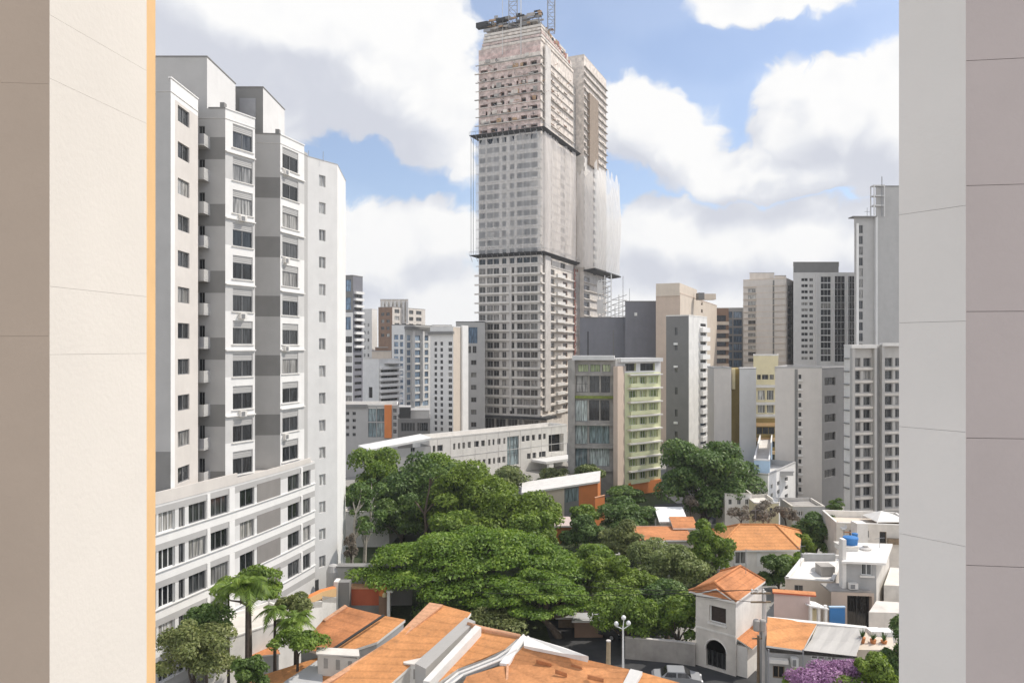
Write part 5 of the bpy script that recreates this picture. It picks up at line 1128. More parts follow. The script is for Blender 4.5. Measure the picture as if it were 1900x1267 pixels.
b = Bld('parapet_wall', 'pale party wall strip with a cream coping between two front orange roofs', 'wall', (-4, 51, 0)); m = b.w
m.slab(rpoly([(864, 1145, 8.6), (882, 1152, 8.6), (790, 1240, 6.9), (770, 1230, 6.9)]), 3, 'awning'); r_ = MB(); r_.slab(rpoly([(882, 1159, 8.75), (893, 1163, 8.75), (797, 1264, 6.9), (785, 1262, 6.9)]), 3, 'plaster_white'); b.part(r_, 'coping'); b.done()
b = roofhouse('house', 'front house with an orange roof between the cream coping and the curved white gutter', [(895, 1166, 8.4), (963, 1181, 8.4), (938, 1203, 7.9), (900, 1222, 7.4), (850, 1240, 7.0), (815, 1264, 6.6), (800, 1264, 6.6)], 'plaster'); b.root['group'] = gr
m = MB(); m.slab(rpoly([(868, 1153, 8.6), (896, 1161, 8.6), (966, 1176, 8.6), (965, 1180, 8.5), (894, 1166, 8.5), (866, 1156, 8.5)]), .2, 'tile_pale'); b.part(m, 'ridge_tiles'); b.done()
b = Bld('roof_gutter', 'curved white parapet gutter sweeping between two orange roofs', 'gutter', (-.5, 49, 0)); pth = [G(972, 1179, 8.7), G(950, 1203, 8.2), G(920, 1222, 7.7), G(880, 1238, 7.3), G(850, 1250, 7.0), G(822, 1272, 6.6), G(812, 1290, 6.4)]
m = MB(); sv_ = Vector((.36, -.34, 0))
for i in range(len(pth) - 1): m.slab([pth[i], pth[i + 1], pth[i + 1] + sv_ * .8, pth[i] + sv_ * .8], .2, 'zinc')
o_ = b.part(m, 'gutter_bed')
for k in (0, .85):
    mm = MB(); mm.tube([p + sv_ * k + Vector((0, 0, .06)) for p in pth], .085, 'plaster_white', 6); b.part(mm, 'gutter_edge')
m = b.w
for i in range(len(pth) - 1): m.face([(*pth[i + 1].xy, 0), (*pth[i].xy, 0), pth[i] - Vector((0, 0, .25)), pth[i + 1] - Vector((0, 0, .25))], 'plaster')
b.done()
b = roofhouse('house', 'nearest front house with the largest orange roof and white boarded ridge', [(972, 1197, 8.5), (1168, 1241, 8.2), (1150, 1300, 7.0), (840, 1300, 6.9), (866, 1254, 7.1), (940, 1231, 7.6)], 'plaster', 'tile_flat'); b.root['group'] = gr
m = MB(); m.slab(rpoly([(972, 1178, 8.75), (1045, 1200, 8.75), (1092, 1217, 8.75), (1090, 1222, 8.55), (1048, 1212, 8.55), (972, 1197, 8.55)]), .2, 'plaster_white'); b.part(m, 'ridge_board'); m = MB(); m.slab(rpoly([(966, 1180, 8.8), (977, 1180, 8.8), (943, 1232, 7.7), (927, 1229, 7.7)]), .2, 'white'); b.part(m, 'verge')
for (px, py, l) in ((995, 1222, 28), (1030, 1240, 22), (1090, 1250, 30), (1060, 1230, 20)):
    m = MB(); m.slab(rpoly([(px, py, 8.1), (px + l, py + 7, 8.05), (px + l, py + 8.5, 8.02), (px, py + 1.5, 8.07)]), .25, 'tile_old'); b.part(m, 'slipped_tile')
m = MB(); m.slab(rpoly([(940, 1231, 7.75), (944, 1231, 7.75), (942, 1290, 7.1), (937, 1290, 7.1)]), .1, 'tile_pale'); b.part(m, 'tile_seam'); b.done()
b = roofhouse('house', 'last front house on the right, its small orange roof cut by the picture bottom', [(1190, 1246, 8.1), (1262, 1266, 7.6), (1262, 1300, 7.0), (1165, 1300, 7.0)], 'plaster'); b.root['group'] = gr
m = MB(); m.slab(rpoly([(1170, 1240, 8.3), (1192, 1245, 8.3), (1162, 1300, 7.1), (1138, 1300, 7.1)]), .2, 'plaster_white'); b.part(m, 'verge'); b.done()
b = roofhouse('house', 'front-left low house with an orange roof and grey awning beside the palms', [(600, 1216, 4.8), (660, 1203, 5.2), (600, 1300, 4.2), (430, 1300, 3.6), (470, 1257, 3.9)], 'plaster'); b.root['group'] = gr
m = MB(); m.slab(rpoly([(592, 1222, 4.95), (598, 1244, 4.7), (600, 1290, 4.3), (500, 1290, 4.2), (530, 1262, 4.4)]), .08, 'zinc'); b.part(m, 'awning'); b.done()
for (nm, lb, x0, x1, y0, y1, d, mt) in (('dormer_box', 'weathered concrete box wall standing among the left orange roofs', 590, 665, 1205, 1255, 53, 'concrete_warm'), ('dormer_box', 'stained white rooftop box standing on the longest orange roof', 752, 786, 1222, 1255, 50, 'plaster_white')):
    t = thing(nm, lb, 'rooftop box', tuple(P((x0 + x1) / 2, y1, d))); m = MB(); q0, q1 = xy(x0, d), xy(x1, d - .8); m.prism([tuple(q0), tuple(q1), (q1.x - .3, q1.y + 1.0), (q0.x - .3, q0.y + 1.0)], zat(y1 + 40, d), zat(y0 + 8, d), mt); m.build('wall', t)
    m = MB(); m.slab([(q0.x - .1, q0.y - .1, zat(y0 + 6, d)), (q1.x + .1, q1.y - .1, zat(y0 + 2, d)), (q1.x - .2, q1.y + 1.1, zat(y0 + 2, d)), (q0.x - .4, q0.y + 1.1, zat(y0 + 6, d))], .1, 'plaster'); m.build('cap', t)
    for k in range(3): f_ = .15 + .3 * k; p = q0.lerp(q1, f_); m = MB(); m.abox(p.x, p.x + .5, p.y - .08, p.y + .3, zat(y0 + 32, d), zat(y0 + 14, d), 'concrete_old'); m.build('panel', t)

# courtyard on the left: grey wall, red planter, orange niche, white sweeping wall
b = Bld('courtyard_wall', 'grey rounded courtyard wall below the zigzag block', 'wall', (-15, 79, 0)); A, B = xy(618, 80.5), xy(764, 80.5); m = b.w
m.prism([tuple(A), (A.x + .5, 79.9), tuple(B), (B.x, 81), (A.x, 81)], 0, zat(1049, 80.5), 'grey_light'); r_ = MB(); r_.abox(A.x + .5, B.x + .05, 79.8, 81.05, zat(1049, 80.5), zat(1047, 80.5), 'grey_mid'); b.part(r_, 'coping')
r_ = MB(); q = xy(612, 80); r_.lathe((q.x + .3, q.y + .3, 0), [(.75, 0), (.75, zat(1060, 80)), (.5, zat(1050, 80)), (.1, zat(1047, 80))], 'grey_light', 14); b.part(r_, 'rounded_end'); b.done()
b = Bld('gate_pillar', 'grey square pillar with a white curved cap beside the red planter', 'pillar', (xy(632, 76).x, 76, 0)); q0, q1 = xy(628, 76), xy(648, 76); b.w.abox(q0.x, q1.x, 76, 77, 0, zat(1080, 76), 'grey_mid'); r_ = MB(); r_.abox(q0.x - .45, q0.x - .02, 75.8, 77, 0, zat(1078, 76), 'plaster_white'); b.part(r_, 'white_jamb'); b.done()
b = Bld('planter', 'long red-orange planter wall in front of the grey courtyard wall', 'planter', (xy(676, 77).x, 77, 0)); q0, q1 = xy(648.5, 77), xy(704, 77); b.w.abox(q0.x, q1.x, 77, 78.2, 1.2, zat(1092, 77), 'red_paint'); r_ = MB(); r_.abox(q0.x, q1.x, 76.9, 78.3, zat(1092, 77), zat(1089.5, 77), 'tile_pale'); b.part(r_, 'coping'); r_ = MB(); r_.abox(q0.x, q1.x, 76.9, 78.2, 0, 1.2, 'grey_mid'); b.part(r_, 'base'); b.done()
t = thing('niche', 'round orange domed niche at the right end of the red planter', 'niche', (xy(714, 76).x, 76, 0)); q = xy(714, 76.4); m = MB(); m.lathe((q.x, q.y, zat(1105, 76)), [(.62, 0), (.62, .5), (.55, .85), (.36, 1.1), (.1, 1.22)], 'orange_paint', 18); m.build('dome', t); m = MB(); m.abox(q.x - .55, q.x + .55, 76.0, 76.9, 0, zat(1105, 76), 'brown'); m.build('base', t); m = MB(); m.lathe((q.x + .05, q.y - .45, zat(1106, 76)), [(.25, 0), (.25, .3), (.15, .5), (.03, .56)], 'yellow', 12); m.build('opening', t)
t = thing('post', 'short white flat-topped post beside the orange niche', 'post', (xy(722, 75).x, 75, 0)); q = xy(721, 75.4); m = MB(); m.abox(q.x - .15, q.x + .15, 75.3, 75.6, 0, zat(1098, 75.4), 'white'); m.build('shaft', t); m = MB(); m.abox(q.x - .2, q.x + .45, 75.2, 75.7, zat(1098, 75.4), zat(1094.5, 75.4), 'white'); m.build('cap', t)
t = thing('awning', 'slanted orange canvas awning under the spreading tree', 'awning', (xy(735, 79).x, 79, 2)); m = MB(); m.slab([P(724, 1092, 78.6), P(740, 1085, 78.6), P(746, 1068, 79.4), P(726, 1080, 79.4)], .06, 'orange_paint'); m.build('canvas', t); m = MB(); m.tube([P(725, 1092, 78.6), P(725, 1140, 78.6)], .05, 'steel', 6); m.build('pole', t)
b = Bld('garden_wall', 'white sweeping garden wall with a yellow-orange top rising towards the gate', 'wall', (xy(592, 73).x, 72, 0)); L_ = [P(556, 1122, 70), P(575, 1108, 71.5), P(598, 1097, 73.5), P(624, 1090, 75.5)]
for i in range(3):
    a_, c_ = L_[i], L_[i + 1]; b.w.face([(a_.x, a_.y, 0), (c_.x, c_.y, 0), (c_.x, c_.y, c_.z - 1.0), (a_.x, a_.y, a_.z - .5)], 'plaster_white'); b.w.slab([a_ - Vector((0, 0, .45)), c_ - Vector((0, 0, .95)), c_ + Vector((-.3, .6, -.95)), a_ + Vector((-.3, .6, -.45))], .6, 'plaster_white')
    r_ = MB(); r_.slab([a_, c_, c_ + Vector((-.35, .5, .05)), a_ + Vector((-.35, .5, .05))], .45 + .22 * i, 'orange_paint', 'ochre'); b.part(r_, 'top_panel')
b.done()
b = Bld('house', 'low white house with a flat terrace half hidden behind the palms', 'house', (-24, 63, 0)); A, B = xy(385, 59), xy(560, 66); zz = 4.2; N_ = Vector((-(B - A).y, (B - A).x)).normalized() * 5
b.face(A, B, 0, zz, 'plaster_white', holes_px(A, B, [(430, 450), (480, 500)], (1150, 1172, 0, 1), gA, 460)); b.face(B, B + N_, 0, zz, 'plaster_white'); b.cap([A, B, B + N_, A + N_], zz, 'plaster', par=.2); b.done()
b = roofhouse('shed', 'low shed with a faded red roof behind the slim palm trunk', [(420, 1186, 2.6), (505, 1180, 2.6), (520, 1212, 2.2), (415, 1222, 2.2)], 'plaster_grey', 'tile_old', .12); b.done()
b = roofhouse('shed', 'white wavy corrugated lean-to roof beside the zigzag block', [(330, 1160, 3.4), (425, 1130, 3.4), (440, 1150, 2.9), (345, 1185, 2.9)], 'plaster_grey', 'plaster_white', .1); b.done()

# mid-distance houses among the trees
b = Bld('workshop', 'brown-beige workshop with a slanting white roofline and bright orange gable end', 'building', (xy(1045, 124).x, 124, 0)); A, B = xy(972, 124), xy(1109, 121)
zt0, zt1 = zat(915, 124), zat(893, 121); U_ = (B - A)
def wl(px): u = u_px(A, B, px) / U_.length; p = A.lerp(B, u); return p, zt0 + (zt1 - zt0) * u
for (p0, p1, mt) in ((972, 1047, 'sand'), (1047, 1074, 'frame_grey'), (1074, 1109, 'orange_paint')):
    a_, za_ = wl(p0); c_, zc_ = wl(p1); b.w.face([(a_.x, a_.y, 0), (c_.x, c_.y, 0), (c_.x, c_.y, zc_), (a_.x, a_.y, za_)], mt)
a_, za_ = wl(1049); c_, zc_ = wl(1073); m = MB(); m.face([(a_.x, a_.y - .05, za_ - 2.6), (c_.x, c_.y - .05, zc_ - 2.6), (c_.x, c_.y - .05, zc_ - .5), (a_.x, a_.y - .05, za_ - .5)], 'glass_teal'); b.part(m, 'window')
b.face(B, B + Vector((1.3, 7)), 0, zt1 - .4, 'orange_paint'); m = MB(); m.slab([(A.x - .4, A.y - .4, zt0 + .15), (B.x + .3, B.y - .4, zt1 + .15), (B.x + 1.3, B.y + 7, zt1 + .6), (A.x - .2, A.y + 7, zt0 + .6)], .3, 'plaster_white'); b.part(m, 'roof'); b.done()
m = None
b = Bld('garden_wall', 'tall orange garden wall stepping down from the workshop gable', 'wall', (xy(1115, 117).x, 117, 0)); q0, q1 = xy(1104, 116), xy(1122, 118); b.w.prism([tuple(q0), tuple(q1), (q1.x, q1.y + .4), (q0.x, q0.y + .4)], 0, zat(922, 117), 'orange_paint'); r_ = MB(); r_.prism([(q0.x - .05, q0.y - .05), (q1.x + .05, q1.y - .05), (q1.x, q1.y + .45), (q0.x, q0.y + .45)], zat(922, 117), zat(920.5, 117), 'tile_pale'); b.part(r_, 'coping'); b.done()
def small(name, label, x0, x1, y0, y1, d, wall, roof, dep=6, kind='mono', rise=1.2, cols=(), wy=None):
    b = Bld(name, label, 'house', (xy((x0 + x1) / 2, d).x, d + dep / 2, 0)); A, B = xy(x0, d), xy(x1, d); ze = zat(y1, d); C2, C3 = B + Vector((.4, dep)), A + Vector((.4, dep))
    hs = holes_px(A, B, cols, (wy[0], wy[1], 0, 1), gW, (x0 + x1) / 2) if cols else []
    b.face(A, B, 0, ze, wall, hs); b.face(B, C2, 0, ze, wall); b.face(C2, C3, 0, ze, wall); b.face(C3, A, 0, ze, wall)
    if kind == 'hip': hip(b, A, B, C2, C3, ze, rise, min(2.5, (B - A).length * .3), .5, roof)
    elif kind == 'flat': b.cap([A, B, C2, C3], ze + .01, roof, par=.3, coping='plaster')
    else:
        m = MB(); zr = zat(y0, d + dep); m.slab([(A.x - .3, A.y - .4, ze), (B.x + .3, B.y - .4, ze), (C2.x + .3, C2.y, zr), (C3.x - .3, C3.y, zr)], .2, roof, 'plaster_white'); b.part(m, 'roof')
    b.done(); return b
small('house', 'cottage with an orange roof and two white columns below the round tree', 1188, 1284, 976, 1000, 92, 'plaster', 'tile_old', 7)
for i, px in enumerate((1227, 1242)):
    t = thing('column', 'white porch column of the cottage, ' + ('left of the pair' if i == 0 else 'right of the pair'), 'column', (xy(px, 90.6).x, 90.6, 0), 'porch columns'); q = xy(px, 90.6); m = MB(); m.abox(q.x - .42, q.x + .42, 90.4, 91, 0, 4.0 - .4 * i, 'plaster_white'); m.build('shaft', t); m = MB(); m.abox(q.x - .5, q.x + .5, 90.3, 91.1, 4.0 - .4 * i, 4.2 - .4 * i, 'white'); m.build('capital', t)
small('shed', 'small shed with a shiny white sheet roof left of the round tree trunk', 1226, 1272, 940, 966, 100, 'concrete_warm', 'white', 5)
small('house', 'half-built brick and plaster house with a bare side wall behind the orange cottage', 1252, 1290, 958, 978, 97, 'raw_block', 'tile_old', 4)
small('house', 'little house with a pinkish white roof and orange wall among the trees', 1032, 1070, 958, 974, 106, 'orange_paint', 'pink', 5)
small('house', 'cream house with a stepped front and small windows behind the bare shrubs', 1345, 1395, 905, 917, 106, 'plaster_white', 'plaster', 6, 'flat', cols=[(1352, 1358), (1368, 1375), (1383, 1389)], wy=(926, 936))
small('house', 'cream low house right of the bare shrubs with a flat pale roof', 1400, 1445, 925, 934, 103, 'yellow', 'plaster', 6, 'flat', cols=[(1412, 1418), (1428, 1434)], wy=(942, 952))
small('house', 'grey low house with a dark flat roof at the foot of the beige slabs', 1470, 1530, 928, 940, 108, 'plaster_grey', 'concrete_old', 6, 'flat', cols=[(1482, 1490), (1504, 1512)], wy=(948, 957))
small('house', 'white walled house behind the slender pale trunks, left of the dense trees', 636, 722, 938, 950, 104, 'plaster_white', 'plaster', 6, 'flat', cols=[(660, 668), (690, 698)], wy=(965, 980))
small('house', 'plain tan house under the trees behind the hospital block', 878, 915, 884, 892, 136, 'sand', 'tile_old', 5, 'flat')
small('hut', 'low timber hut with a grey sheet roof under the right end of the spreading tree', 1036, 1092, 1128, 1142, 74, 'timber', 'zinc', 3.5)
small('hut', 'brown tiled lean-to beside the street lamp, half under the leafy tree', 1066, 1118, 1136, 1148, 71.5, 'brown', 'zinc', 2)
small('house', 'pale house corner with a grey roof glimpsed between the middle trees', 1120, 1150, 1020, 1030, 90, 'plaster_white', 'tile_old', 4, 'flat')
# boundary walls
def wall(label, pts, z, t, mat, cop='plaster_white', name='boundary_wall'):
    b = Bld(name, label, 'wall', (pts[0][0], pts[0][1], 0))
    r_ = MB()
    for (a_, c_) in zip(pts, pts[1:]):
        a_ = Vector(a_[:2]); c_ = Vector(c_[:2]); U_ = (c_ - a_).normalized(); n_ = Vector((-U_.y, U_.x)) * t
        b.w.prism([tuple(a_), tuple(c_), tuple(c_ + n_), tuple(a_ + n_)], 0, z, mat); e_ = n_ * .2; r_.prism([tuple(a_ - e_), tuple(c_ - e_), tuple(c_ + n_ + e_), tuple(a_ + n_ + e_)], z, z + .08, cop)
    b.part(r_, 'coping'); b.done()
wall('low dark concrete street wall left of the arched-window house', [tuple(xy(1160, 66.6)), tuple(xy(1256, 65.6)), tuple(xy(1290, 65))], 1.9, .25, 'concrete_old', 'concrete')
wall('black gravelly retaining wall behind the two left orange roofs', [tuple(xy(612, 70)), tuple(xy(690, 66)), tuple(xy(770, 63.5))], 2.6, .4, 'gravel_wall', 'concrete_old')
wall('white yard wall beyond the far street under the round tree', [tuple(xy(1216, 112)), tuple(xy(1300, 113))], 3.2, .3, 'plaster_white')
wall('beige yard wall in front of the gridded apartment block', [tuple(xy(1478, 104)), tuple(xy(1560, 105))], 2.4, .3, 'plaster')

# street furniture
t = thing('street_lamp', 'white street lamp with three globes beside the leafy tree', 'street lamp', (xy(1156, 61).x, 61, 0)); q = xy(1156, 61); m = MB(); m.tube([(q.x, q.y, 0), (q.x, q.y, 5.0)], [.11, .07], 'frame_white', 8); m.build('pole', t)
for dx, dz in ((-.55, 5.25), (.45, 5.3), (.05, 5.75)):
    m = MB(); m.tube([(q.x, q.y, 4.8), (q.x + dx, q.y, dz - .2)], .04, 'frame_white', 6); a = m.build('arm', t); m = MB(); m.lathe((q.x + dx, q.y, dz - .2), [(.05, 0), (.15, .07), (.2, .2), (.15, .33), (.05, .4)], 'frame_white', 14); m.build('globe', t, smooth=True)
t = thing('wooden_post', 'pale wooden post standing in the road left of the street lamp', 'post', (xy(1128, 62).x, 62, 0)); q = xy(1128, 62); m = MB(); m.tube([(q.x, q.y, 0), (q.x + .05, q.y, 3.4)], [.22, .17], 'timber_pale', 8); m.build('shaft', t); m = MB(); m.tube([(q.x + .05, q.y, 3.4), (q.x + .05, q.y, 3.5)], .2, 'concrete', 8); m.build('cap', t)
t = thing('utility_pole', 'weathered concrete utility pole with crossarms and transformer cluster by the arched-window house', 'utility pole', (xy(1417, 59).x, 59, 0)); q = xy(1418, 59); m = MB(); m.tube([(q.x, q.y, 0), (q.x, q.y, 8.6)], [.2, .14], 'concrete', 10); m.build('pole', t)
for zz in (8.4, 7.7): m = MB(); m.abox(q.x - 1.1, q.x + .5, 58.85, 58.97, zz, zz + .12, 'timber'); m.build('crossarm', t)
for i in range(3): m = MB(); m.tube([(q.x - 1.0 + .45 * i, 58.9, 8.5), (q.x - 1.0 + .45 * i, 58.9, 8.8)], .07, 'plaster_white', 8); m.build('insulator', t)
for i in range(2): m = MB(); m.lathe((q.x - .75 + .5 * i, 58.6, 5.6), [(.22, 0), (.26, .05), (.26, .8), (.18, .88)], 'concrete_old', 12); m.build('transformer', t)
t = thing('utility_pole', 'short dark utility pole just left of the weathered one', 'utility pole', (xy(1408, 60).x, 60, 0)); q = xy(1407, 60); m = MB(); m.tube([(q.x, q.y, 0), (q.x, q.y, 4.7)], [.14, .10], 'timber', 8); m.build('pole', t); m = MB(); m.abox(q.x - .5, q.x + .3, 59.9, 60, 4.4, 4.5, 'timber'); m.build('crossarm', t)
for i, (dz, x2) in enumerate(((8.75, 3.0), (8.72, 6.5), (7.7, 9.0))):
    q = xy(1418, 59); p0 = Vector((q.x - .9 + .4 * i, 58.9, dz)); p1 = Vector((x2 - 6, 62 + 3 * i, 7.5)); m = MB(); m.tube([p0.lerp(p1, s_) - Vector((0, 0, 1.3 * 4 * s_ * (1 - s_) * .25)) for s_ in np.linspace(0, 1, 10)], .022, 'black', 4); tag(m.build('overhead_wire'), ('thin black overhead wire, highest on the pole', 'thin black overhead wire, middle one', 'thin black overhead wire, lowest on the pole')[i] + ' from the weathered utility pole', 'wire', 'overhead wires')
# parked car
def car(label, cx, cy, rz, paint):
    t = thing('parked_car', label, 'car', (cx, cy, 0)); t.rotation_euler = (0, 0, rz)
    def loc(mb, name, par=None, smooth=False):
        me = mb.mesh(name)
        if smooth: me.polygons.foreach_set('use_smooth', [True] * len(me.polygons))
        o = bpy.data.objects.new(name, me); COL.objects.link(o); o.parent = par or t; return o
    prof = [(-2.0, .35), (-2.05, .75), (-1.85, .95), (-1.35, 1.0), (-.75, 1.42), (.55, 1.45), (1.15, 1.02), (1.85, .9), (2.05, .65), (2.0, .35)]
    m = MB(); n = len(prof); hw = [.82, .85, .84, .83, .66, .66, .82, .82, .82, .82]
    for i in range(n - 1):
        (x0, z0), (x1, z1) = prof[i], prof[i + 1]; m.face([(x0, -hw[i], z0), (x0, hw[i], z0), (x1, hw[i + 1], z1), (x1, -hw[i + 1], z1)], paint)
    for s in (-1, 1): m.face([(x, s * h_, z) for (x, z), h_ in zip(prof, hw)][::s], paint)
    m.face([(-2.0, -.82, .35), (2.0, -.82, .35), (2.0, .82, .35), (-2.0, .82, .35)], 'rubber'); loc(m, 'body')
    for pts in ([(-1.27, -.80, 1.06), (-1.27, .80, 1.06), (-.8, .66, 1.40), (-.8, -.66, 1.40)], [(1.08, .80, 1.06), (1.08, -.80, 1.06), (.62, -.64, 1.42), (.62, .64, 1.42)]):
        m = MB(); c_ = Vector((.02 if pts[0][0] > 0 else -.02, 0, .015)); m.face([Vector(p) + c_ for p in pts], 'glass_black'); loc(m, 'windscreen')
    for s in (-1, 1):
        for x0, x1 in ((-.95, -.1), (0.0, .85)):
            m = MB(); m.face([(x0 - (.12 if x0 < -.5 else 0), s * .835, 1.04), (x1 + (.12 if x1 > .5 else 0), s * .835, 1.04), (x1 - (.1 if x1 > .5 else 0), s * .70, 1.37), (x0 + (.12 if x0 < -.5 else 0), s * .70, 1.37)], 'glass_black'); loc(m, 'side_window')
        for x in (-1.3, 1.3):
            m = MB(); m.tube([(x, s * .70, .32), (x, s * .87, .32)], .32, 'rubber', 16); w_ = loc(m, 'wheel'); m = MB(); m.tube([(x, s * .86, .32), (x, s * .885, .32)], .19, 'car_silver', 12); loc(m, 'rim', w_)
        m = MB(); m.abox(1.93, 2.04, s * .6 - .15, s * .6 + .15, .66, .8, 'frame_white'); loc(m, 'headlight')
q = G(1256, 1272, 0); car('silver car parked on the dark street behind the last front roof', q.x, q.y, R(-8), 'car_silver')
q = G(1120, 1178, 0); car('dark car in shade on the street near the wooden post', q.x, q.y, R(-35), 'charcoal')
q = G(1236, 962, 0); car('pale grey car on the far street under the round tree', q.x, q.y, R(5), 'grey_pale')

# rooftop and yard clutter on the right-hand houses
def clutter_box(name, label, cat, px, py, d, w, h, mat, grill='frame_grey'):
    p = P(px, py, d); t = thing(name, label, cat, tuple(p)); m = MB(); m.abox(p.x - w / 2, p.x + w / 2, d - .2, d + .25, p.z, p.z + h, mat); m.build('casing', t); m = MB(); m.abox(p.x - w * .42, p.x + w * .1, d - .225, d - .2, p.z + h * .15, p.z + h * .85, grill); m.build('grille', t)
clutter_box('air_conditioner', 'white air conditioner unit on the wall of the grey cube house', 'air conditioner', 1583, 1092, 70.05, .8, .55, 'plaster_white')
clutter_box('electric_meter', 'small grey meter box on the front of the orange-roofed low house', 'meter box', 1474, 1236, 56.9, .5, .7, 'grey_pale')
for lb, px, py, d, r in (('grey satellite dish on the broad white flat roof', 1512, 1060, 77, .42), ('small white satellite dish on the beige terrace house parapet', 1566, 978, 89.8, .4), ('satellite dish on the edge of the cream low house', 1440, 928, 103.5, .4)):
    p = P(px, py, d); t = thing('satellite_dish', lb, 'satellite dish', tuple(p - Vector((0, 0, .7)))); m = MB(); m.tube([p - Vector((0, 0, .9)), p], .04, 'steel', 6); m.build('mast', t); m = MB(); ax = Vector((-.5, -.6, .62)).normalized(); a_ = ax.cross(Vector((0, 0, 1))).normalized(); b_ = ax.cross(a_); rings = []
    for q_, rr in ((.0, .05), (.04, .5), (.14, 1.0)): rings.append([p + ax * q_ * 1.2 + (a_ * math.cos(k * .4488) + b_ * math.sin(k * .4488)) * r * rr for k in range(14)])
    for r0, r1 in zip(rings, rings[1:]):
        for k in range(14): m.face([r0[k], r0[(k + 1) % 14], r1[(k + 1) % 14], r1[k]], 'grey_pale')
    m.build('dish', t)
for lb, px, py, d, h in (('thin rooftop aerial on the broad white flat roof', 1486, 1052, 79, 2.4), ('thin rooftop aerial on the grey cube house', 1632, 1036, 74, 2.2), ('thin rooftop aerial on the arched-window house', 1384, 1058, 67, 2.0), ('thin rooftop aerial on the hip-roofed house', 1402, 976, 93, 2.2)):
    p = P(px, py, d); t = thing('aerial', lb, 'aerial', tuple(p)); m = MB(); m.tube([p - Vector((0, 0, .3)), p + Vector((0, 0, h))], .025, 'steel', 5); m.build('mast', t); m = MB(); m.tube([p + Vector((-.5, 0, h * .9)), p + Vector((.5, 0, h * .95))], .02, 'steel', 5); m.build('crossbar', t)
q = P(1606, 1030, 73.5); t = thing('water_tank', 'grey rooftop water tank on the grey cube house', 'water tank', tuple(q)); m = MB(); m.lathe(q, [(.5, 0), (.55, .7), (.3, .85)], 'concrete', 14); m.build('body', t); m = MB(); m.lathe(q + Vector((0, 0, .85)), [(.3, 0), (.26, .08)], 'concrete_old', 12); m.build('lid', t)
for i, (px, py) in enumerate(((1600, 1192), (1620, 1196), (1640, 1198))):
    q = P(px, py, 59); t = thing('plant_pot', 'clay plant pot on the pale patio, ' + ('left', 'middle', 'right')[i] + ' of three', 'plant pot', tuple(q), 'patio pots'); m = MB(); m.lathe(q, [(.16, 0), (.24, .4), (.26, .44)], 'tile_old', 12); m.build('pot', t)
    m = MB(); rg_ = random.Random(i)
    for k in range(34):
        a0 = rg_.uniform(0, 6.28); e_ = q + Vector((math.cos(a0) * rg_.uniform(.1, .45), math.sin(a0) * rg_.uniform(.1, .45), .44 + rg_.uniform(.2, .8))); s_ = Vector((math.sin(a0), -math.cos(a0), 0)) * .06; m.face([q + Vector((0, 0, .42)) - s_, q + Vector((0, 0, .42)) + s_, e_], 'green_leaf')
    m.build('leaves', t)

# ================================================================ trees and plants
def Mleaf(name, dark, mid, light, trans=.28, rough=.55):
    m = bpy.data.materials.new(name); m.use_nodes = True; MATS[name] = m; nt = m.node_tree; N = nt.nodes; K = nt.links
    bs = N['Principled BSDF']; bs.inputs['Roughness'].default_value = rough; bs.inputs['Specular IOR Level'].default_value = .35
    ge = N.new('ShaderNodeNewGeometry'); n1 = N.new('ShaderNodeTexNoise'); n1.inputs['Scale'].default_value = .55; n1.inputs['Detail'].default_value = 3
    K.new(ge.outputs['Position'], n1.inputs['Vector'])
    a = N.new('ShaderNodeMath'); a.operation = 'MULTIPLY_ADD'; a.inputs[1].default_value = .55; a.inputs[2].default_value = -.02; K.new(ge.outputs['Random Per Island'], a.inputs[0])
    b_ = N.new('ShaderNodeMapRange'); b_.inputs[1].default_value = .3; b_.inputs[2].default_value = .7; b_.inputs[3].default_value = 0; b_.inputs[4].default_value = .5; K.new(n1.outputs[0], b_.inputs[0])
    c = N.new('ShaderNodeMath'); c.operation = 'ADD'; c.use_clamp = True; K.new(a.outputs[0], c.inputs[0]); K.new(b_.outputs[0], c.inputs[1])
    cr = N.new('ShaderNodeValToRGB'); r = cr.color_ramp; r.elements[0].color = (*dark, 1); r.elements[1].color = (*light, 1); q = r.elements.new(.5); q.color = (*mid, 1)
    K.new(c.outputs[0], cr.inputs[0]); K.new(cr.outputs[0], bs.inputs['Base Color'])
    t = N.new('ShaderNodeBsdfTranslucent'); hs = N.new('ShaderNodeHueSaturation'); hs.inputs['Value'].default_value = 1.5; hs.inputs['Saturation'].default_value = 1.1; K.new(cr.outputs[0], hs.inputs['Color']); K.new(hs.outputs[0], t.inputs[0])
    mx_ = N.new('ShaderNodeMixShader'); mx_.inputs[0].default_value = trans; K.new(bs.outputs[0], mx_.inputs[1]); K.new(t.outputs[0], mx_.inputs[2])
    K.new(mx_.outputs[0], N['Material Output'].inputs[0])
Mleaf('leaf_mid', (.055, .095, .014), (.140, .22, .028), (.28, .36, .06))
Mleaf('leaf_bright', (.065, .105, .014), (.155, .225, .028), (.28, .36, .060))
Mleaf('leaf_umbrella', (.054, .10, .013), (.130, .22, .026), (.26, .35, .05))
Mleaf('leaf_dark', (.036, .068, .018), (.092, .16, .036), (.22, .295, .09))
Mleaf('leaf_pale', (.085, .110, .035), (.185, .23, .070), (.37, .40, .17))
Mleaf('leaf_olive', (.070, .088, .026), (.165, .195, .060), (.34, .35, .14))
Mleaf('leaf_deep', (.034, .060, .013), (.085, .145, .028), (.19, .26, .06))
Mleaf('leaf_dry', (.10, .08, .055), (.20, .17, .13), (.36, .32, .27))
Mleaf('bloom', (.15, .075, .14), (.33, .16, .31), (.56, .36, .52), trans=.2)
M('bark', (.13, .10, .075), var=.3, scale=4, streak=.2); M('bark_pale', (.44, .40, .34), var=.25, scale=3, streak=.2); M('bark_dark', (.06, .047, .037), var=.3, scale=4)

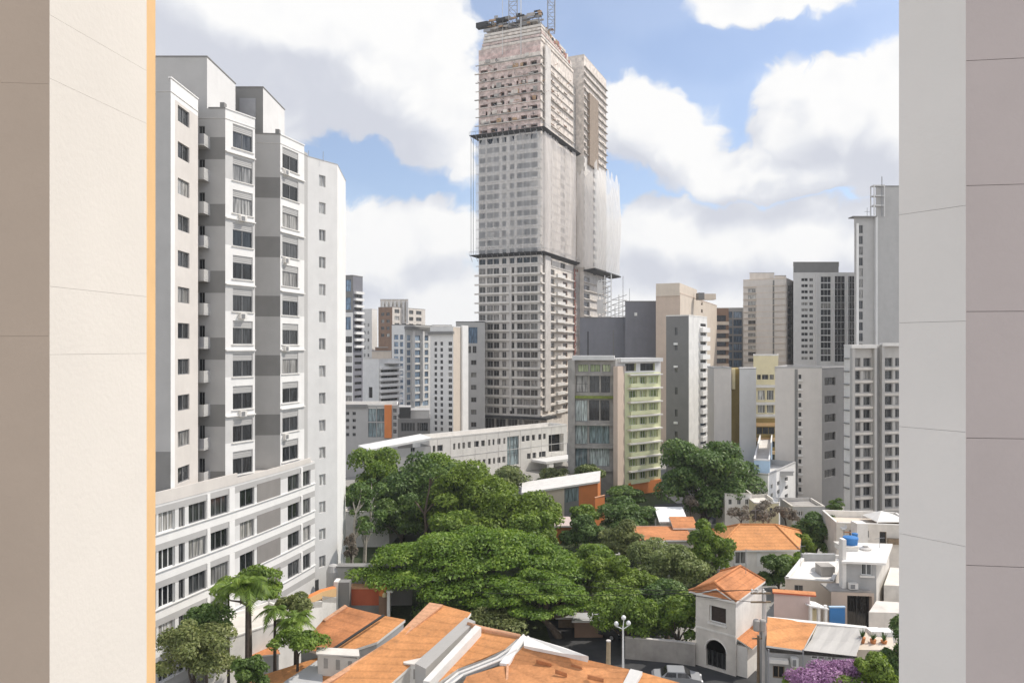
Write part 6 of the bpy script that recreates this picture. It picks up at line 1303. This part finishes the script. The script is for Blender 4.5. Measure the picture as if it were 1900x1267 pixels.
def leaf_object(name, parent, C_, Rr, n, size, mat, seed, inner=.18, up=.35, jitter=.19, long=1.5, lo=-.75):
    """n small leaf faces spread through and over a set of ellipsoid clumps (world coordinates, arrays)"""
    rg = np.random.default_rng(seed); n = int(n * 1.45); size = size * .80; C_ = np.asarray(C_, float); Rr = np.asarray(Rr, float)
    area = (Rr[:, 0] * Rr[:, 1] + Rr[:, 0] * Rr[:, 2]); k = rg.choice(len(C_), n, p=area / area.sum())
    d = rg.normal(size=(n, 3)); d /= np.linalg.norm(d, axis=1)[:, None]; d[:, 2] = np.where(d[:, 2] < lo * rg.random(n), -d[:, 2], d[:, 2])
    r = 1 - np.abs(rg.normal(0, jitter, n)) + rg.normal(0, .05, n); ins = rg.random(n) < inner; r[ins] = rg.random(ins.sum()) ** .5
    p = C_[k] + d * Rr[k] * r[:, None]
    nr = d / Rr[k]; nr /= np.linalg.norm(nr, axis=1)[:, None]; nr = nr + rg.normal(0, .55, (n, 3)); nr[:, 2] += up; nr /= np.linalg.norm(nr, axis=1)[:, None]
    t = rg.normal(size=(n, 3)); t -= (t * nr).sum(1)[:, None] * nr; t /= np.linalg.norm(t, axis=1)[:, None]; b_ = np.cross(nr, t)
    s = size * rg.uniform(.55, 1.35, n)[:, None]
    tip = t * s * long * .5; sd = b_ * s * .42; bend = nr * s * .12
    v = np.stack([p - tip, p + sd + bend, p + tip, p - sd + bend], 1).reshape(-1, 3)
    off = np.array(parent.location); v = v - off
    me = bpy.data.meshes.new(name); me.vertices.add(4 * n); me.vertices.foreach_set('co', v.astype(np.float32).ravel())
    me.loops.add(4 * n); me.loops.foreach_set('vertex_index', np.arange(4 * n, dtype=np.int32)); me.polygons.add(n)
    me.polygons.foreach_set('loop_start', np.arange(0, 4 * n, 4, dtype=np.int32)); me.update(calc_edges=True); me.materials.append(MATS[mat])
    o = bpy.data.objects.new(name, me); COL.objects.link(o); o.parent = parent; return o

def clumps(kind, c, rx, ry, rz, n, seed, cs):
    """centres and radii of the leaf clumps that make up a crown"""
    rg = random.Random(seed); C_ = []; R_ = []
    for i in range(n):
        if kind == 'umbrella':
            t = 2.399963 * i; q = math.sqrt((i + .5) / n); x = q * math.cos(t); y = q * math.sin(t)
            z = 1 - q * q * .85 + rg.uniform(-.24, .08); k = cs * rg.uniform(.75, 1.25)
            C_.append((c[0] + rx * x * .93, c[1] + ry * y * .93, c[2] + rz * (z - .5))); R_.append((k * rx, k * rx, k * rx * rg.uniform(.26, .42)))
        else:
            while True:
                d = Vector((rg.gauss(0, 1), rg.gauss(0, 1), rg.gauss(.25, 1))); d.normalize()
                if d.z > -.65: break
            q = rg.uniform(.45, .86) if i > n * .2 else rg.uniform(0, .5); k = cs * rg.uniform(.7, 1.3)
            if kind == 'tiered': d.z = round(d.z * 2.2) / 2.2
            C_.append((c[0] + rx * d.x * q, c[1] + ry * d.y * q, c[2] + rz * d.z * q)); R_.append((k * rx, k * ry, k * (rx + rz) * .5 * (.36 if kind == 'tiered' else .78)))
    return C_, R_

def tree(label, x0, x1, y0, y1, d, mat, kind='round', n=22, leaves=6000, leaf=.34, cs=.36, bark='bark', seed=None, name='tree', cat='tree', group='trees of the neighbourhood', depth=1.0, trunk=True, inner=.18, lean=0.0, limbs=7, z0=0.0, sink=0.0):
    seed = seed if seed is not None else int(x0 * 7 + y0 * 13)
    zt, zb = zat(y0, d), zat(y1, d); a, b_ = xy(x0, d), xy(x1, d); rx = (b_.x - a.x) / 2; rz = max(.5, (zt - zb) / 2); ry = rx * depth
    rx *= 1.06; rz *= 1.06; c = Vector(((a.x + b_.x) / 2, d, (zt + zb) / 2 - sink)); rg = random.Random(seed); bx = c.x + lean
    t = thing(name, label, cat, (bx, d, z0), group)
    C_, R_ = clumps(kind, c, rx, ry, rz, n, seed, cs)
    leaf_object('crown', t, C_, R_, leaves, leaf, mat, seed, inner=inner)
    if trunk:
        m = MB(); r = max(.10, rx * .055); fork = Vector((c.x + lean * .3, d, max(z0 + .8, c.z - rz * (.75 if kind != 'umbrella' else .9)))); base = Vector((bx, d, z0))
        mid = base.lerp(fork, .55) + Vector((rg.uniform(-.15, .15) * rx * .3, rg.uniform(-.2, .2), 0))
        m.tube([base - Vector((0, 0, .2)), base + Vector((0, 0, .15)), mid, fork], [r * 1.7, r * 1.25, r, r * .85], bark, 9)
        o = m.build('trunk', t, smooth=True); idx = sorted(range(len(C_)), key=lambda i: rg.random())[:limbs]
        for i in idx:
            e = Vector(C_[i]); lm = MB(); md = fork.lerp(e, .5) + Vector((rg.uniform(-.1, .1) * rx, rg.uniform(-.1, .1) * rx, -abs(e.z - fork.z) * .08 + rg.uniform(0, .12) * rx))
            lm.tube([fork - Vector((0, 0, .1)), fork.lerp(md, .5) + Vector((0, 0, .1)), md, e], [r * .62, r * .5, r * .36, r * .12], bark, 6, cap=False); lm.build('limb', o, smooth=True)
    return t
T_ = tree
T_('tall dark leafy tree against the right end of the zigzag block', 634, 770, 832, 985, 116, 'leaf_mid', n=34, leaves=12000, leaf=.42, cs=.30, sink=.4)
T_('tall dark tree with an upright crown between the zigzag block tree and the dome tree', 715, 880, 842, 1000, 110, 'leaf_dark', n=36, leaves=13000, leaf=.42, cs=.30)
T_('broad olive-green tree crown in front of the hospital block left end', 745, 905, 838, 960, 118, 'leaf_mid', n=30, leaves=10000, leaf=.42, cs=.32)
T_('bright yellow-green dome-shaped tree behind the spreading tree', 775, 960, 862, 1020, 102, 'leaf_bright', n=40, leaves=15000, leaf=.38, cs=.28)
T_('bright green tree on the right shoulder of the dome-shaped tree', 860, 1040, 905, 1030, 96, 'leaf_bright', n=34, leaves=12000, leaf=.36, cs=.30)
T_('dense mid-green tree right behind the spreading tree crown', 940, 1045, 935, 1060, 92, 'leaf_mid', n=26, leaves=8000, leaf=.34, cs=.32)
T_('huge flat spreading umbrella tree in the middle of the view', 672, 1092, 958, 1112, 80, 'leaf_umbrella', 'umbrella', n=95, leaves=36000, leaf=.30, cs=.15, depth=.62, lean=-6.0, limbs=18)
T_('low spreading tree under the right side of the umbrella tree', 900, 1095, 1042, 1152, 71.5, 'leaf_umbrella', 'umbrella', n=40, leaves=15000, leaf=.26, cs=.22, depth=.7, lean=2.0, limbs=10)
T_('deep green tree squeezed between the umbrella tree and the pale tree', 1040, 1150, 1008, 1120, 82, 'leaf_mid', n=26, leaves=8500, leaf=.30, cs=.33)
T_('deep green tree with sunlit top right of the squeezed tree', 1085, 1185, 1030, 1130, 77, 'leaf_bright', n=24, leaves=8000, leaf=.28, cs=.34)
T_('small grey-green tree right beside the white canopy post', 888, 990, 868, 925, 132, 'leaf_pale', n=20, leaves=4500, leaf=.42, cs=.36)
T_('small loose tree in front of the glass building left corner', 985, 1068, 868, 918, 134, 'leaf_olive', n=16, leaves=3000, leaf=.42, cs=.36)
T_('narrow hedge-like tree at the foot of the glass building', 1060, 1125, 866, 905, 133, 'leaf_pale', n=14, leaves=2600, leaf=.42, cs=.36)
T_('dark layered conifer-like tree right of the orange garden wall', 1118, 1200, 905, 960, 110, 'leaf_deep', 'tiered', n=26, leaves=6000, leaf=.36, cs=.34)
T_('dark round tree under the layered tree', 1110, 1226, 930, 995, 104, 'leaf_dark', n=24, leaves=7000, leaf=.36, cs=.34)
T_('blue-green round tree left of the big olive dome tree', 1048, 1128, 958, 1040, 95, 'leaf_dark', n=24, leaves=6500, leaf=.32, cs=.33)
T_('small tree peeking over the blue-green round tree', 1060, 1115, 935, 985, 103, 'leaf_mid', n=16, leaves=3000, leaf=.34, cs=.36)
T_('olive-green dome-shaped tree in front of the orange cottage', 1110, 1202, 963, 1048, 93, 'leaf_olive', n=28, leaves=8000, leaf=.30, cs=.30)
T_('pale grey-green wide tree with flowering tips left of the arched-window house', 1165, 1312, 1008, 1100, 84, 'leaf_pale', n=34, leaves=12000, leaf=.29, cs=.29)
T_('leafy tree beside the street lamp, nearest of the middle trees', 1098, 1232, 1092, 1205, 68.5, 'leaf_mid', n=34, leaves=12000, leaf=.25, cs=.29)
T_('tall leafy tree touching the left wall of the arched-window house', 1170, 1306, 1075, 1205, 71, 'leaf_dark', n=34, leaves=12500, leaf=.26, cs=.29)
T_('round dark green tree left of the white double window', 1272, 1354, 962, 1072, 86, 'leaf_mid', n=30, leaves=9500, leaf=.28, cs=.31)
T_('leafy tree right of the big orange hip roof', 1464, 1562, 953, 1035, 97, 'leaf_dark', n=28, leaves=8000, leaf=.30, cs=.30)
T_('smaller bright tree below the tree right of the hip roof', 1474, 1516, 985, 1040, 93, 'leaf_bright', n=16, leaves=3000, leaf=.28, cs=.36)
T_('round tree between the hip-roofed house and the white flat roof', 1413, 1478, 1028, 1098, 84, 'leaf_deep', n=22, leaves=5500, leaf=.27, cs=.33)
T_('little green tree behind the white flat roof left edge', 1446, 1494, 1022, 1062, 86, 'leaf_mid', n=14, leaves=2600, leaf=.27, cs=.36)
T_('very big dark round tree in front of the plain slabs', 1208, 1402, 818, 966, 112, 'leaf_dark', n=72, leaves=26000, leaf=.42, cs=.24, limbs=12)
T_('dark lower crown merging with the trunk of the very big round tree', 1275, 1350, 905, 975, 110, 'leaf_deep', n=18, leaves=5000, leaf=.38, cs=.36)
T_('small dark conifer at the foot of the dark grey flank', 1532, 1562, 922, 965, 110, 'leaf_deep', 'tiered', n=16, leaves=2400, leaf=.32, cs=.4)
T_('dark tree leaning in at the lower edge of the right pillar', 1642, 1720, 1140, 1300, 54, 'leaf_dark', n=26, leaves=7500, leaf=.22, cs=.32)
T_('brown undergrowth tree behind the longest orange roof', 868, 1010, 1120, 1175, 70, 'leaf_olive', n=20, leaves=5000, leaf=.22, cs=.32, limbs=4)
T_('dark undergrowth tree under the umbrella tree trunk', 770, 900, 1085, 1160, 76, 'leaf_deep', n=20, leaves=6000, leaf=.26, cs=.33, limbs=4)
T_('dark understorey tree beneath the upright dark crown, left of the umbrella tree', 690, 800, 925, 1010, 103, 'leaf_deep', n=24, leaves=6500, leaf=.36, cs=.32)
T_('small dark tree at the foot of the zigzag block, behind the pale trunks', 634, 706, 890, 960, 108, 'leaf_dark', n=20, leaves=4500, leaf=.36, cs=.33)
T_('dark low tree filling the gap below the dome-shaped tree', 790, 900, 940, 1010, 95, 'leaf_mid', n=22, leaves=6000, leaf=.32, cs=.33)
T_('leafy tree nearest the arched-window house, in front of the street wall end', 1212, 1304, 1092, 1216, 68.2, 'leaf_mid', n=28, leaves=9500, leaf=.25, cs=.31)
T_('bright small tree between the squeezed tree and the leafy lamp tree', 1140, 1220, 1060, 1130, 75, 'leaf_bright', n=20, leaves=5500, leaf=.27, cs=.34)
# shrubs
def shrub(label, x0, x1, y0, y1, d, mat, n=14, leaves=3000, leaf=.2, name='shrub', cat='shrub', group='shrubs', cs=.36, seed=None, inner=.25):
    return tree(label, x0, x1, y0, y1, d, mat, n=n, leaves=leaves, leaf=leaf, cs=cs, name=name, cat=cat, group=group, limbs=4, seed=seed, inner=inner, bark='bark_dark')
shrub('large shrub in the lower left corner beside the ochre strip', 278, 440, 1152, 1300, 50, 'leaf_olive', 30, 10000, .19, cs=.28)
shrub('dark bushy shrub under the left palms', 330, 430, 1120, 1200, 54, 'leaf_dark', 20, 4500, .2)
shrub('yellow-green shrub at the foot of the slim palms', 505, 600, 1172, 1225, 54, 'leaf_mid', 18, 4000, .2)
shrub('dark shrub at the left end of the front-left orange roof', 430, 500, 1215, 1290, 48, 'leaf_deep', 16, 3500, .18)
shrub('purple bougainvillea in full bloom at the bottom right', 1462, 1630, 1230, 1310, 51, 'bloom', 34, 11000, .15, name='flowering_shrub', cs=.27)
shrub('bright green shrub right of the purple bougainvillea', 1582, 1662, 1212, 1300, 50.3, 'leaf_bright', 22, 4500, .26)
shrub('small green shrub left of the purple bougainvillea', 1458, 1500, 1232, 1290, 52.5, 'leaf_mid', 12, 1500, .2)
shrub('hedge at the foot of the gridded apartment block', 1555, 1582, 945, 975, 100, 'leaf_mid', 10, 1400, .28)
for i, (x0, x1, y0, y1, d, lb) in enumerate(((1352, 1398, 935, 972, 100, 'dry grey shrub left of the cream low house'), (1392, 1440, 930, 972, 99, 'dry grey shrub right in front of the cream low house'), (1436, 1480, 938, 972, 98, 'dry grey shrub beside the tree right of the hip roof'), (1262, 1300, 918, 950, 106, 'dry twiggy shrub on the left of the round tree trunk'))):
    shrub(lb, x0, x1, y0, y1, d, 'leaf_dry', 14, 1500, .24, name='dry_shrub', group='dry shrubs', inner=.5)
shrub('brown twiggy bush behind the left end of the umbrella tree', 636, 668, 990, 1045, 84, 'leaf_dry', 12, 1400, .2, name='dry_shrub', group='dry shrubs', inner=.5)
shrub('green leafy patch poking through the purple bougainvillea', 1480, 1600, 1238, 1312, 50.9, 'leaf_mid', 16, 1300, .17, cs=.3)
# slender pale trunks by the zigzag block
def slender(label, px, d, ztop, bark, seed, crown):
    rg = random.Random(seed); q = xy(px, d); t = thing('slender_tree', label, 'tree', (q.x, d, 0), 'slender trees'); m = MB(); pts = [Vector((q.x, d, -.2))]
    for k in range(1, 7): pts.append(Vector((q.x + .35 * k * .4 + rg.uniform(-.25, .25), d + rg.uniform(-.2, .2), ztop * k / 6)))
    m.tube(pts, [.26 - .03 * k for k in range(7)], bark, 8); o = m.build('trunk', t, smooth=True); C_ = []; R_ = []
    for k in range(9):
        s0 = pts[rg.randint(2, 5)]; e = s0 + Vector((rg.uniform(-2.2, 2.2), rg.uniform(-1.5, 1.5), rg.uniform(1.2, 3.4))); lm = MB(); lm.tube([s0, s0.lerp(e, .5) + Vector((rg.uniform(-.3, .3), 0, .2)), e], [.12, .08, .03], bark, 6, cap=False); lm.build('branch', o, smooth=True); C_.append(e); r = rg.uniform(.5, 1.1); R_.append((r, r, r * .8))
    leaf_object('crown', t, C_, R_, crown, .3, 'leaf_dark', seed)
slender('leaning slender pale-barked tree closest to the zigzag block', 652, 90, 9.5, 'bark_pale', 3, 1100)
slender('slender pale-barked tree, right one of the pair by the zigzag block', 676, 92, 10, 'bark_pale', 8, 1300)
slender('thin grey trunk rising out of the dark tree crowns', 786, 100, 11, 'bark', 12, 900)
# palms
def palm(label, px, d, pyc, nf, fl, seed, bark='bark_dark', r=.13, lean=0.0):
    rg = random.Random(seed); q = xy(px, d); zc = zat(pyc, d); t = thing('palm', label, 'palm', (q.x - lean, d, 0), 'palms'); m = MB(); n = 8
    m.tube([Vector((q.x - lean * (1 - k / n) ** 1.5, d, -.2 + (zc + .2) * k / n)) for k in range(n + 1)], [r * (1.35 - .6 * k / n) for k in range(n + 1)], bark, 8); m.build('trunk', t, smooth=True); c = Vector((q.x, d, zc))
    for f in range(nf):
        a = 2.4 * f + rg.uniform(-.3, .3); el = rg.uniform(.1, 1.2); m = MB(); pts = []
        hd = Vector((math.cos(a), math.sin(a), 0)); L_ = fl * rg.uniform(.75, 1.15); K_ = 9
        for k in range(K_ + 1): s = k / K_; pts.append(c + hd * (L_ * s * math.cos(el * .8)) + Vector((0, 0, L_ * (s * math.sin(el) - s * s * (.55 + .35 * math.cos(el))))))
        m.tube(pts, [.035 * (1 - .8 * k / K_) for k in range(K_ + 1)], 'leaf_mid', 4, cap=False)
        for k in range(1, K_ * 3):
            s = k / (K_ * 3); i = min(int(s * K_), K_ - 1); p = pts[i].lerp(pts[i + 1], s * K_ - i); tg = (pts[i + 1] - pts[i]).normalized(); sd = tg.cross(Vector((0, 0, 1))).normalized(); ln = .75 * math.sin(math.pi * min(1, .15 + s * .85)) * fl / 2.2
            for sg in (-1, 1):
                e = p + (sd * sg * .8 + tg * .55).normalized() * ln - Vector((0, 0, ln * rg.uniform(.2, .6))); w = tg * .055
                m.face([p - w, p + w, e], 'leaf_mid')
        m.build('frond', t)
palm('tallest slim palm in front of the zigzag block podium', 458, 54, 1085, 22, 2.3, 21)
palm('palm with a thin leaning trunk left of the tallest palm', 424, 56, 1092, 16, 2.0, 22, r=.1)
palm('shorter palm by the red shed, right of the tallest palm', 548, 56, 1148, 22, 1.9, 23)
palm('low bushy palm between the tallest palm and the shorter palm', 510, 57, 1130, 16, 1.6, 24)
tree('feathery tree crown filling the gap behind the tallest palm', 395, 530, 1058, 1130, 60, 'leaf_mid', n=22, leaves=3200, leaf=.26, cs=.26, seed=77)
tree('feathery small tree right behind the shorter palm', 505, 592, 1100, 1165, 60, 'leaf_olive', n=16, leaves=2400, leaf=.24, cs=.3, seed=78)

HAZE = 0.00022
# ================================================================ thin city air
hm = bpy.data.materials.new('haze_air'); hm.use_nodes = True; MATS['haze_air'] = hm; N = hm.node_tree.nodes; K = hm.node_tree.links
N.remove(N['Principled BSDF']); pv = N.new('ShaderNodeVolumePrincipled'); pv.inputs['Color'].default_value = (.93, .95, .98, 1); pv.inputs['Density'].default_value = HAZE; pv.inputs['Anisotropy'].default_value = .1
K.new(pv.outputs[0], N['Material Output'].inputs['Volume'])
m = MB(); m.abox(-720, 720, -80, 1520, -1, 154, 'haze_air'); tag(m.build('haze'), kind='stuff')
SC.cycles.volume_bounces = 0
